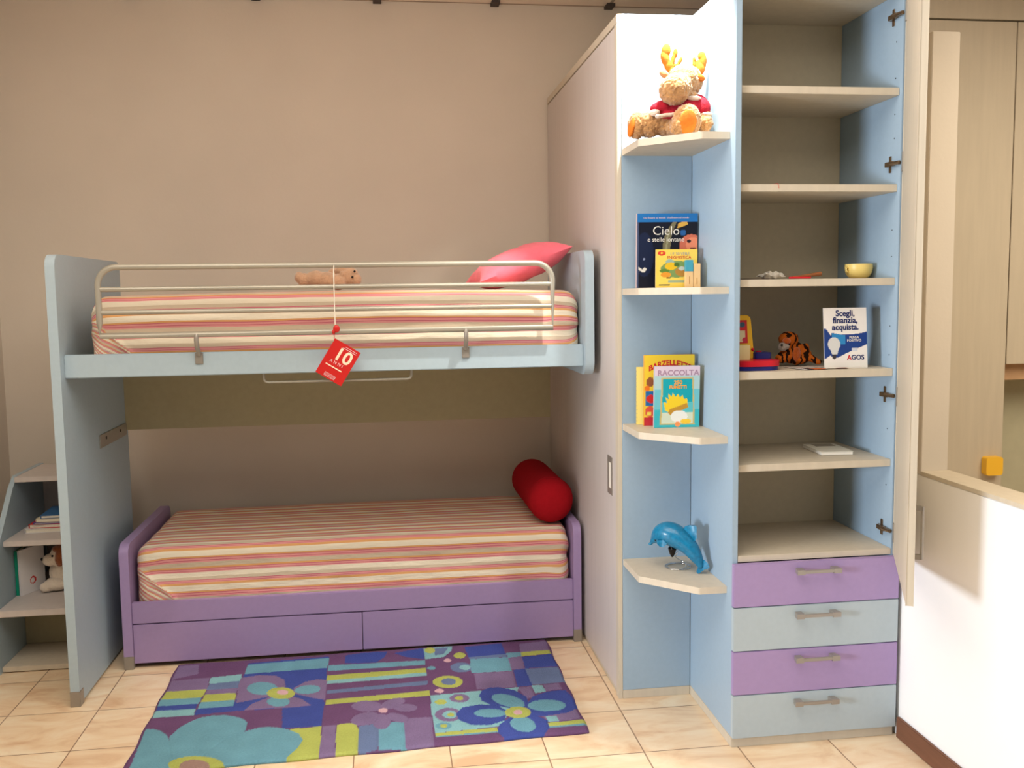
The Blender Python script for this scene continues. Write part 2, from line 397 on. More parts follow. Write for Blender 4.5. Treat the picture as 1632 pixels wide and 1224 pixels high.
# guard rail: outer loop with two inner bars, and two clips
gy = 3.775
gr = tb('guard_rail', 'tube', bed, arc_path([(-.2, gy, 1.452), (-1.078, gy, 1.452), (-1.078, gy, 1.708), (.671, gy, 1.708), (.671, gy, 1.452), (-.199, gy, 1.452)], .006, 4)[:8] and
   [(-1.078, gy, 1.452)] + [(-1.078, gy, 1.452+.19*k/4) for k in range(1, 5)] +
   [(-1.008-.07*math.cos(a), gy, 1.642+.07*math.sin(a)) for a in [PI/2*k/8 for k in range(1, 9)]] +
   [(.601+.07*math.sin(a), gy, 1.642+.07*math.cos(a)) for a in [PI/2*k/8 for k in range(0, 9)]] + [(.671, gy, 1.452)], .0118, 12, closed=True)
for zz in (1.628, 1.540): tb('rail_bar', 'tube', gr, [(-1.07, gy, zz), (.665, gy, zz)], .0095, 10)
for cx in (-.724, .318):
    cl = tb('rail_clip', 'satin', gr, [(cx, gy-.004, 1.45), (cx, gy-.012, 1.43), (cx, gy-.004, 1.405), (cx, gy+.02, 1.385), (cx, 3.803, 1.37)], .009, 10)
    bx('clip_plate', 'satin', cl, cx-.015, cx+.015, 3.803, 3.8095, 1.335, 1.378)
tb('step_bar', 'tube', bed, arc_path([(-.487, 3.85, 1.30), (-.487, 3.85, 1.252), (.099, 3.85, 1.252), (.099, 3.85, 1.30)], .02), .0055)

# ================================================================== LOWER BED
lb = thing('lower_bed', 'lilac single bed with two drawer fronts standing under the upper bunk', 'bed', (-.15, 4.5, 0))
for nm, x0, x1 in (('end_panel', -1.1527, -1.1135), ('end_panel', .8173, .8532)):
    pr(nm, 'lilac', lb, rpoly([(4.119, .012), (4.93, .012), (4.93, .548, .05), (4.119, .548, .05)]), 'x', x0, x1, bevel=.006)
    bx('foot_cap', 'satin', lb, x0-.001, x1+.001, 4.1165, 4.14, 0, .058, bevel=.002)
bx('front_rail', 'lilac', lb, -1.1135, .8173, 4.129, 4.154, .1965, .2901, bevel=.003)
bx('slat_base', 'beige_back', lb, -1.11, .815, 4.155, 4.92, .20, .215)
bx('drawer_front', 'lilac', lb, -1.112, -.1385, 4.129, 4.150, .0221, .1925)
bx('drawer_front', 'lilac', lb, -.1355, .816, 4.129, 4.150, .0221, .1925)

# ================================================================== MATTRESSES
def mattress(name, label, x0, x1, y0, y1, z0, z1, rad, seed, sag=0.0, endr=.06, loose=.02, phase=0):
    """closed rounded body swept along X; 'stripe' holds the distance across the cloth"""
    sec = rpoly([(y0, z0, .02), (y1, z0, .02), (y1, z1, rad), (y0, z1, rad)], 8)
    # resample section densely, start at back bottom so the front face runs last
    P = [Vector((p[0], p[1])) for p in sec]; n = len(P); L = [0]
    for i in range(n): L.append(L[-1]+(P[(i+1) % n]-P[i]).length)
    tot = L[-1]; K = int(tot/.012); prof = []
    for k in range(K):
        d = tot*k/K; i = max(j for j in range(n) if L[j] <= d); t = (d-L[i])/max(1e-9, L[i+1]-L[i]); q = P[i].lerp(P[(i+1) % n], t); prof.append((q.x, q.y, d))
    cy, cz = (y0+y1)/2, (z0+z1)/2
    N = 280; rows = []
    bm = bmesh.new(); lay = bm.verts.layers.float.new('stripe')
    steps = [(endr*(1-math.cos(PI/2*k/7)), 1-(1-math.sin(PI/2*k/7))*1.0) for k in range(8)]
    xs = [(x0+a, b) for a, b in steps] + [(x0+endr+(x1-x0-2*endr)*k/N, 1) for k in range(1, N)] + [(x1-a, b) for a, b in steps[::-1]]
    hy, hz = (y1-y0)/2, (z1-z0)/2
    for x, s in xs:
        ring = []
        for y, z, d in prof:
            ins = endr*(1-s)
            yy = cy+(y-cy)*(hy-ins)/hy; zz = cz+(z-cz)*(hz-ins)/hz
            nv = noise.noise(Vector((x*2.2+seed, y*5, z*9)))*.35+noise.noise(Vector((x*7+seed, y*11, z*16)))*.2
            e = max(0, 1-min(x-x0, x1-x)/.25)
            amp = .010+loose*e*max(0, (z1-.04-z)/(z1-z0))
            fr = 1 if y < cy-hy+.02 else .35
            zz += -sag*((2*(x-x0)/(x1-x0)-1)**2) if z > cz else 0
            cr_ = (z1-.075-(x-x0)*1.0)-z if y < cy else -1      # tucked corner fold, lower left
            fold = cr_ > 0 and x-x0 < .17
            if y < cy-hy+.03: yy -= .010*math.exp(-(cr_/.010)**2)*(x-x0 < .17)
            v = bm.verts.new((x+(nv*loose*.8 if (s < 1) else 0), yy-nv*amp*2*fr, zz+(nv*amp*(1.0 if z > z1-.02 else .4))))
            v[lay] = d+phase+nv*.008+e*e*.02*noise.noise(Vector((x*9, z*14, seed+3)))+(1.5*cr_+.03 if fold else 0); ring.append(v)
        rows.append(ring)
    for a, b in zip(rows, rows[1:]):
        for k in range(K):
            k2 = (k+1) % K; bm.faces.new((a[k], a[k2], b[k2], b[k]))
    bm.faces.new(rows[0][::-1]); bm.faces.new(rows[-1])
    o = finish(bm, name, 'stripe', None, smooth=60, origin=(cx_(x0, x1), cy, z0))
    return tag(o, label, 'mattress')
def cx_(a, b): return (a+b)/2
mattress('mattress', 'upper bunk mattress in pink and orange striped cover behind the guard rail', -1.145, .800, 3.842, 4.605, 1.314, 1.612, .055, 1.0, .010, .075, .045)
mattress('mattress', 'lower bed mattress in pink and orange striped cover', -1.100, .808, 4.160, 4.925, .217, .525, .040, 5.0, .004, .05, .040, phase=.03)

# pink pillow on the upper bunk
def cushion(bm, c, wx, wy, th, rot):
    n = 26; R3 = Euler(rot).to_matrix(); top = []; bot = []
    for j in range(n+1):
        a, b = [], []
        for i in range(n+1):
            u, v = 2*i/n-1, 2*j/n-1
            pin = 1-.10*(1-abs(u)**2)*abs(v)**3; pin2 = 1-.10*(1-abs(v)**2)*abs(u)**3
            x = u*wx/2*pin2; y = v*wy/2*pin
            h = th/2*max(0, (1-abs(u)**2.6))**.62*max(0, (1-abs(v)**2.6))**.62
            h += .006*noise.noise(Vector((u*3, v*3, 2)))*(h > .004)
            p = R3 @ Vector((x, y, h)); q = R3 @ Vector((x, y, -h))
            a.append(bm.verts.new(p+Vector(c))); b.append(bm.verts.new(q+Vector(c)))
        top.append(a); bot.append(b)
    for j in range(n):
        for i in range(n):
            bm.faces.new((top[j][i], top[j][i+1], top[j+1][i+1], top[j+1][i])); bm.faces.new((bot[j][i], bot[j+1][i], bot[j+1][i+1], bot[j][i+1]))
    bmesh.ops.remove_doubles(bm, verts=bm.verts, dist=.0006)
bm = bmesh.new(); cushion(bm, (.590, 4.22, 1.716), .44, .44, .15, (0, math.radians(-20), math.radians(4)))
tag(finish(bm, 'pillow', 'pink', None, smooth=60), 'pink cushion leaning on the end panel of the upper bunk', 'pillow')

# red bolster on the lower bed
bol = thing('bolster', 'red cylindrical bolster lying on the lower bed against the wardrobe', 'bolster', (.735, 4.52, .53))
bm = bmesh.new(); rr = .104; pts = []; rad = []
A0, A1 = Vector((.742, 4.185, .632)), Vector((.730, 4.86, .632)); Lb = (A1-A0).length; dm = .085
for k in range(13): a = PI/2*k/12; pts.append(A0+(A1-A0)*(dm*(1-math.sin(a)))/Lb if False else A0+(A1-A0)*(dm*(1-math.cos(a)))/Lb); rad.append(max(.003, rr*math.sin(a)**.75))
for k in range(1, 12): pts.append(A0+(A1-A0)*(dm+(Lb-2*dm)*k/12)/Lb); rad.append(rr)
for k in range(12, -1, -1): a = PI/2*k/12; pts.append(A1-(A1-A0)*(dm*(1-math.cos(a)))/Lb); rad.append(max(.003, rr*math.sin(a)**.75))
tube(bm, pts, rr, 40, radii=rad); finish(bm, 'cover', 'redcloth', bol, smooth=60)
tb('piping', 'redcloth', bol, [A0+Vector((math.cos(a)*.1045, .095, math.sin(a)*.1045)) for a in [2*PI*k/40 for k in range(40)]], .002, 6, closed=True)

# small plush bear lying on the upper bunk
M['tan_fur'] = fur('tan_plush', (196, 158, 128), .12)
M['eye'] = mat('black_plastic', (16, 12, 12), .2)
def W2(px, py, y=4.20):     # metres on the plane of the toy
    return (-.379+(px-475)*.002725, y, 1.682-(py-440)*.00277)
t = thing('plush_bear', 'small tan plush bear lying on the upper bunk mattress', 'soft toy', (-.24, 4.20, 1.62))
def e2(px, py, r, dy=0): x, y, z = W2(px, py); return ((x, y+dy, z), r if isinstance(r, tuple) else (r, r, r))
plush('body', [e2(480, 443, (.020, .03, .024)), e2(488, 447, (.03, .03, .03)), e2(506, 445, (.046, .04, .034)), e2(522, 447, (.045, .04, .034)), e2(540, 451, (.04, .04, .035), -.01), e2(548, 433, (.040, .03, .018), .015), e2(535, 437, (.03, .026, .022), .03),
   e2(560, 443, (.040, .035, .040)), e2(570, 447, (.022, .024, .026), -.015), e2(548, 440, (.014, .012, .016), -.02)], 'tan_fur', t, .003, .003)
for px, py in ((567.5, 435), (564, 443.5)):
    bm = bmesh.new(); p = W2(px, py, 4.160); ball(bm, p, (.005, .005, .005), None, 12, 8); finish(bm, 'eye', 'eye', t, smooth=60)

# ================================================================== HANGING PRICE TAG
tg = thing('price_tag', 'red promotional card with a large 10 hanging from the guard rail', 'tag', (-.2, 3.74, 1.25))
fy = 3.745
tb('string', 'paper', tg, [(-.193, gy, 1.7195), (-.194, fy, 1.69), (-.195, fy, 1.58), (-.195, fy, 1.48)], .0022, 6)
bm = bmesh.new(); ball(bm, (-.190, fy-.006, 1.464), (.013, .007, .015)); ball(bm, (-.201, fy-.004, 1.452), (.007, .005, .009)); finish(bm, 'knot', 'tagred', tg, smooth=60)
tb('red_cord', 'tagred', tg, [(-.196, fy, 1.462), (-.200, fy, 1.44), (-.200, fy-.001, 1.416)], .0018, 6)
tm = frame(-.188, fy, 1.3325, 0, 0, math.radians(32))
bm = bmesh.new(); box(bm, -.057, .057, -.0012, .0012, -.076, .076)
for v in bm.verts: v.co = tm @ v.co
finish(bm, 'card', 'tagred', tg, .0004)
tf = tm @ Matrix.Translation((0, -.0014, 0))
lettering('number', '10', .072, tf @ Matrix.Translation((.006, 0, .006)), 'cream', tg, sx=1.0, bold=.0016)
lettering('wording', 'A N N I', .017, tf @ Matrix.Translation((-.004, 0, -.012)), 'pinkink', tg)
for nm, d in (('underline', (-.040, .030, -.028, -.0235)), ('small_print', (-.012, .045, .0585, .0605)), ('small_print', (-.006, .045, .0655, .0672))):
    bm = bmesh.new(); box(bm, d[0], d[1], -.0005, 0, d[2], d[3])
    for v in bm.verts: v.co = tf @ v.co
    finish(bm, nm, 'cream' if nm == 'underline' else 'pinkink', tg)
bm = bmesh.new()
for i, (a, b) in enumerate(((-.024, .021), (-.024, .021))):
    box(bm, a, b, -.0005, 0, -.0565-.0125*i, -.055-.0125*i)
for a in (-.025, .020): box(bm, a, a+.0015, -.0005, 0, -.069, -.055)
for v in bm.verts: v.co = tf @ v.co
finish(bm, 'logo_outline', 'pinkink', tg)
lettering('logo', 'COMODI', .0105, tf @ Matrix.Translation((-.0015, 0, -.066)), 'pinkink', tg)

# ================================================================== WARDROBE (deep closet behind the shelves)
wd = thing('wardrobe', 'deep beige closet with pale sliding side door beside the bunk beds', 'wardrobe', (1.3, 4.25, 0))
bx('carcass', 'beige', wd, .887, 1.755, 3.503, 4.998, .035, 2.575)
bx('top_board', 'beige', wd, .870, 1.755, 3.490, 4.998, 2.5755, 2.607)
bx('front_stile', 'beige', wd, .870, .8865, 3.490, 3.530, 0, 2.575)
bx('side_door', 'lilac_door', wd, .872, .886, 3.533, 4.995, .022, 2.571)
bx('plinth', 'beige', wd, .876, 1.755, 3.531, 4.995, 0, .0215)
h = wd
hd = pr('handle_frame', 'satin', wd, rpoly([(3.590, .790), (3.665, .790), (3.665, .942), (3.590, .942)]), 'x', .8695, .8725, bevel=.001)
bx('handle_recess', 'paper', hd, .8688, .870, 3.606, 3.640, .815, .918, bevel=0)

# ================================================================== OPEN CORNER SHELVES
cs = thing('corner_shelves', 'open light blue corner shelves with four cream shelves between wardrobe and tall cabinet', 'shelf', (1.02, 3.35, 0))
bx('back_panel', 'blue', cs, .8868, 1.1579, 3.4875, 3.5025, .0355, 2.575)
bx('plinth', 'beige', cs, .8868, 1.1575, 3.4875, 3.5025, 0, .035)
bx('top_rail', 'blue', cs, .8868, 1.1575, 3.4870, 3.4895, 2.575, 2.607)
SH = [2.119, 1.604, 1.090, .562]
for z in SH:
    pr('shelf', 'beige', cs, rpoly([(.888, 3.487), (.888, 3.262, .01), (1.058, 3.090, .015), (1.1575, 3.090), (1.1575, 3.487)], 4), 'z', z-.024, z, bevel=.0015)

# ================================================================== TALL CABINET
tc_ = thing('tall_cabinet', 'tall open cabinet with beige shelves, lilac and blue drawers and open beige door', 'cabinet', (1.46, 3.25, 0))
XL, XR, YF, YB = 1.158, 1.759, 3.042, 3.4865
bx('side_panel', 'blue', tc_, XL, XL+.02, YF, YB, .037, 2.607)
bx('side_panel', 'blue', tc_, XR-.02, XR, YF, YB, .037, 2.607)
bx('back_panel', 'beige_in', tc_, XL+.0205, XR-.0205, 3.474, 3.484, .05, 2.577)
bx('top_board', 'beige', tc_, XL+.0205, XR-.0205, YF+.001, 3.484, 2.577, 2.606)
bx('plinth', 'beige', tc_, XL, XR, YF-.004, YB, 0, .0365)
for z, t_ in ((2.2387, .025), (1.9181, .025), (1.6018, .025), (1.2876, .027), (.9707, .025), (.6602, .021)):
    bx('shelf', 'beige', tc_, XL+.0205, XR-.0205, YF+(.016 if z > .7 else .0), 3.4735, z, z+t_)
zs = [.6590, .5055, .3495, .1935, .0370]
for i in range(4):
    d = bx('drawer', 'lilac' if i % 2 == 0 else 'pale_drawer', tc_, XL-.001, XR+.001, 3.021, 3.0415, zs[i+1]+.0015, zs[i]-.0015, bevel=.0015)
    d['label'] = ('lilac' if i % 2 == 0 else 'pale blue')+' drawer front'
    zc = (zs[i]+zs[i+1])/2+.052
    hd = bx('handle', 'satin', d, 1.380, 1.524, 2.990, 2.997, zc-.012, zc+.000, bevel=.0015)
    for xx in (1.372, 1.504):
        bm = bmesh.new(); prism(bm, [(xx, 2.989), (xx+.028, 2.989), (xx+(.028 if xx < 1.4 else .022), 3.0205), (xx+(.006 if xx < 1.4 else 0), 3.0205)], 'z', zc-.015, zc+.002); finish(bm, 'handle_mount', 'satin', hd, .001)
bm = bmesh.new()
for yy in (3.085,):
    for z in (.90, 1.10, 1.36, 1.46, 1.70, 1.79, 2.10, 2.18, 2.30, 2.42): box(bm, XR-.0209, XR-.0199, yy-.002, yy+.002, z-.002, z+.002)
o = finish(bm, 'pin_holes', 'dark', tc_); o['kind'] = 'stuff'
# open door
dr = math.atan2(2.512-3.032, 1.487-1.742)
DM = frame(1.742, 3.032, 0, dr)
bm = bmesh.new(); box(bm, 0, .579, -.0005, .0185, .667, 2.605)
for v in bm.verts: v.co = DM @ v.co
door = finish(bm, 'door', 'beige', tc_, .0015); door['label'] = 'open beige door with bar handle on its outer side'
bm = bmesh.new()
for zz in (.800, .945): box(bm, .520, .532, .0185, .040, zz-.006, zz+.006)
tube(bm, [(.526, .043, .793), (.526, .043, .952)], .005, 8)
for v in bm.verts: v.co = DM @ v.co
finish(bm, 'handle', 'satin', door, .001)
for z in (2.504, 2.014, 1.220, .744):
    bm = bmesh.new()
    box(bm, XR-.0255, XR-.0203, 3.085, 3.125, z-.008, z+.008); box(bm, XR-.0235, XR-.0203, 3.098, 3.112, z-.028, z+.028)
    box(bm, XR-.036, XR-.0245, 3.070, 3.118, z-.008, z+.008); tube(bm, [(XR-.032, 3.085, z), (XR-.030, 3.060, z), (XR-.026, 3.040, z)], .007, 8)
    hg = finish(bm, 'hinge', 'bronze', tc_, .001)
    bm = bmesh.new(); box(bm, .006, .026, -.004, -.0006, z-.032, z+.032)
    for v in bm.verts: v.co = DM @ v.co
    finish(bm, 'hinge_cup', 'satin', hg, .0005)

# assumed, unseen cornice spotlight on the tall cabinet, arm over the corner shelves
lp = thing('assumed_cornice_lamp', 'assumed small silver cornice spotlight, out of view on top of the tall cabinet', 'lamp', (1.30, 3.25, 2.607))
bx('base', 'satin', lp, 1.27, 1.33, 3.22, 3.28, 2.6075, 2.622)
tb('arm', 'satin', lp, arc_path([(1.30, 3.25, 2.62), (1.30, 3.25, 2.86), (1.06, 3.20, 2.90)], .05), .005)
bm = bmesh.new(); lathe(bm, [(.012, 0), (.02, -.01), (.038, -.06), (.036, -.06), (.016, -.012), (.002, -.012)], (1.04, 3.19, 2.92)); finish(bm, 'assumed_lamp_shade', 'satin', lp, smooth=50)
sl = bpy.data.lights.new('assumed_halogen', 'SPOT'); sl.energy = 130; sl.color = (1.0, .95, .84); sl.spot_size = math.radians(92); sl.spot_blend = .45; sl.shadow_soft_size = .025  # assumed beam that whitens the top of the corner shelves
so = bpy.data.objects.new('assumed_halogen', sl); COL.objects.link(so); so.parent = lp
so.location = Vector((1.03, 3.19, 2.85))-Vector((1.30, 3.25, 2.607)); so.rotation_euler = (Vector((1.07, 3.43, 2.25))-Vector((1.03, 3.19, 2.85))).to_track_quat('-Z', 'Y').to_euler()

# ================================================================== STEP SHELVES (storage steps left of the bed)
st = thing('step_shelves', 'pale storage steps with open compartments between bunk panel and left wall', 'shelf', (-1.47, 4.45, 0))
prof = [(4.150, 0), (4.150, .46), (4.235, .560, .05), (4.412, .760, .05), (4.470, .803, .03), (4.80, .803), (4.80, 0)]
pr('side_panel', 'blue2', st, rpoly(prof), 'x', -1.690, -1.668, bevel=.002)
pr('side_panel', 'lilac_door', st, rpoly(prof), 'x', -1.300, -1.278, bevel=.002)
for z, y0, t_ in ((.004, 4.170, .022), (.250, 4.152, .028), (.528, 4.262, .024), (.779, 4.430, .023)):
    bx('tread', 'beige' if z < .1 else 'lilac_door', st, -1.6675, -1.3005, y0, 4.775, z, z+t_, bevel=.002)
bx('back_panel', 'beige_back', st, -1.6675, -1.3005, 4.45, 4.465, .0265, .2495)
bx('back_panel', 'lilac_door', st, -1.6675, -1.3005, 4.776, 4.79, .2785, .778)

# things in the steps
def flat_book(label, x0, x1, y0, y1, z0, z1, cover, rot=0, page=(236, 228, 210), group=None):
    t = thing('book', label, 'book', ((x0+x1)/2, (y0+y1)/2, z0), group); R = Matrix.Translation(((x0+x1)/2, (y0+y1)/2, 0)) @ Matrix.Rotation(rot, 4, 'Z') @ Matrix.Translation((-(x0+x1)/2, -(y0+y1)/2, 0))
    k = 'cover'+str(cover)
    if k not in M: M[k] = mat('book_cover_paint', cover, .45)
    if 'pages' not in M: M['pages'] = mat('page_edges', page, .8, .06, 300)
    for nm, mm, d in (('pages', 'pages', (x0+.003, x1-.002, y0+.003, y1-.003, z0+.0022, z1-.0022)), ('back_cover', k, (x0, x1, y0, y1, z0, z0+.002)), ('front_cover', k, (x0, x1, y0, y1, z1-.002, z1)), ('spine', k, (x0-.0015, x0+.001, y0+.0003, y1-.0003, z0+.0003, z1-.0003))):
        bm = bmesh.new(); box(bm, *d)
        for v in bm.verts: v.co = R @ v.co
        finish(bm, nm, mm, t)
    return t
g = 'books stacked on the step shelf'
zb = .5525
for lab, a, b, th, cov, ro in (('white book at the bottom of the stack on the steps', -1.625, -1.385, .020, (228, 226, 226), .02), ('red book lying on the white one in the step stack', -1.605, -1.375, .018, (206, 40, 44), -.03),
      ('purple book lying between red and cream ones in the step stack', -1.590, -1.365, .008, (92, 70, 140), .05), ('cream book below the blue one in the step stack', -1.575, -1.375, .016, (222, 210, 178), .0), ('blue book on top of the step stack', -1.560, -1.380, .014, (60, 110, 160), .06)):
    flat_book(lab, a, b, 4.40, 4.60, zb, zb+th, cov, ro, group=g); zb += th+.0006
# standing books and white binder
for lab, x, cov, hh, y in (('thin green spiral book standing leftmost on the lower step', -1.6655, (20, 150, 120), .200, 4.37), ('teal book standing beside the green spiral book', -1.652, (24, 110, 110), .195, 4.40), ('tan book standing behind the white folder', -1.639, (200, 160, 130), .190, 4.43)):
    book(lab, x, y, .2787, .012, hh, .14, 0, 0, [], cov, cov, group='books standing on the lower step', nx=2, ny=2)
bt, bmw = book('white folder with a red ring mark standing on the lower step', -1.640, 4.355, .2787, .140, .206, .010, math.radians(64), 0, [((214, 60, 60), ellipse(.5, .27, .13, .085)), ((236, 234, 234), ellipse(.48, .265, .085, .055))], (236, 234, 236), (225, 222, 224), name='folder')
bt.name = 'folder'; bt['category'] = 'folder'
if 'white_fur' not in M: M['white_fur'] = fur('white_plush', (242, 226, 206), .05); M['brown_fur'] = fur('brown_plush', (150, 84, 44), .15)
t = thing('plush_dog', 'white plush dog with brown ears sitting on the lower step', 'soft toy', (-1.485, 4.47, .279))
plush('body', [((-1.490, 4.47, .350), (.065, .06, .070)), ((-1.510, 4.42, .310), (.055, .05, .030)), ((-1.485, 4.43, .435), (.050, .05, .052)), ((-1.527, 4.405, .425), (.032, .03, .028)), ((-1.445, 4.43, .311), (.05, .05, .03)), ((-1.547, 4.400, .302), (.03, .028, .023))], 'white_fur', t, .004, .004)
plush('ear', [((-1.477, 4.388, .440), (.024, .018, .045), (0, .15, 0)), ((-1.487, 4.41, .474), (.03, .03, .018))], 'brown_fur', t, .004, .003)
plush('ear', [((-1.430, 4.42, .440), (.014, .02, .04))], 'brown_fur', t, .004, .003)
for c, r in (((-1.509, 4.381, .448), .005), ((-1.558, 4.398, .431), .008)):
    bm = bmesh.new(); ball(bm, c, (r, r, r), None, 12, 8); finish(bm, 'eye' if r < .006 else 'nose', 'eye', t, smooth=60)

# ================================================================== CLOSET BEHIND THE LOW WALL
fw = thing('background_closet', 'tall beige closet with yellow knob behind the low white wall', 'wardrobe', (2.6, 3.9, 0))
bx('carcass', 'beige', fw, 1.88, 2.512, 3.58, 4.3, 0, 2.70)
bx('door', 'beige', fw, 1.885, 2.508, 3.55, 3.5795, .05, 2.632)
bx('top_board', 'beige', fw, 1.88, 3.4, 3.552, 4.30, 2.640, 3.0)
bx('upper_door', 'beige', fw, 2.513, 3.10, 3.55, 3.5795, 1.275, 2.632)
bx('upper_carcass', 'beige', fw, 2.513, 3.4, 3.58, 4.30, 1.275, 2.639)
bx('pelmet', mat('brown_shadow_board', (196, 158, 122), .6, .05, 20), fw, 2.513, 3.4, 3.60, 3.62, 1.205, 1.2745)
bx('recess_back', 'greywall', fw, 2.513, 3.4, 3.78, 3.80, 0, 1.2745)
kb = pr('knob', 'yellow', fw, rpoly([(2.417, .822, .012), (2.490, .822, .012), (2.490, .898, .012), (2.417, .898, .012)]), 'y', 3.515, 3.549, bevel=.004)
kb['label'] = 'square yellow knob'

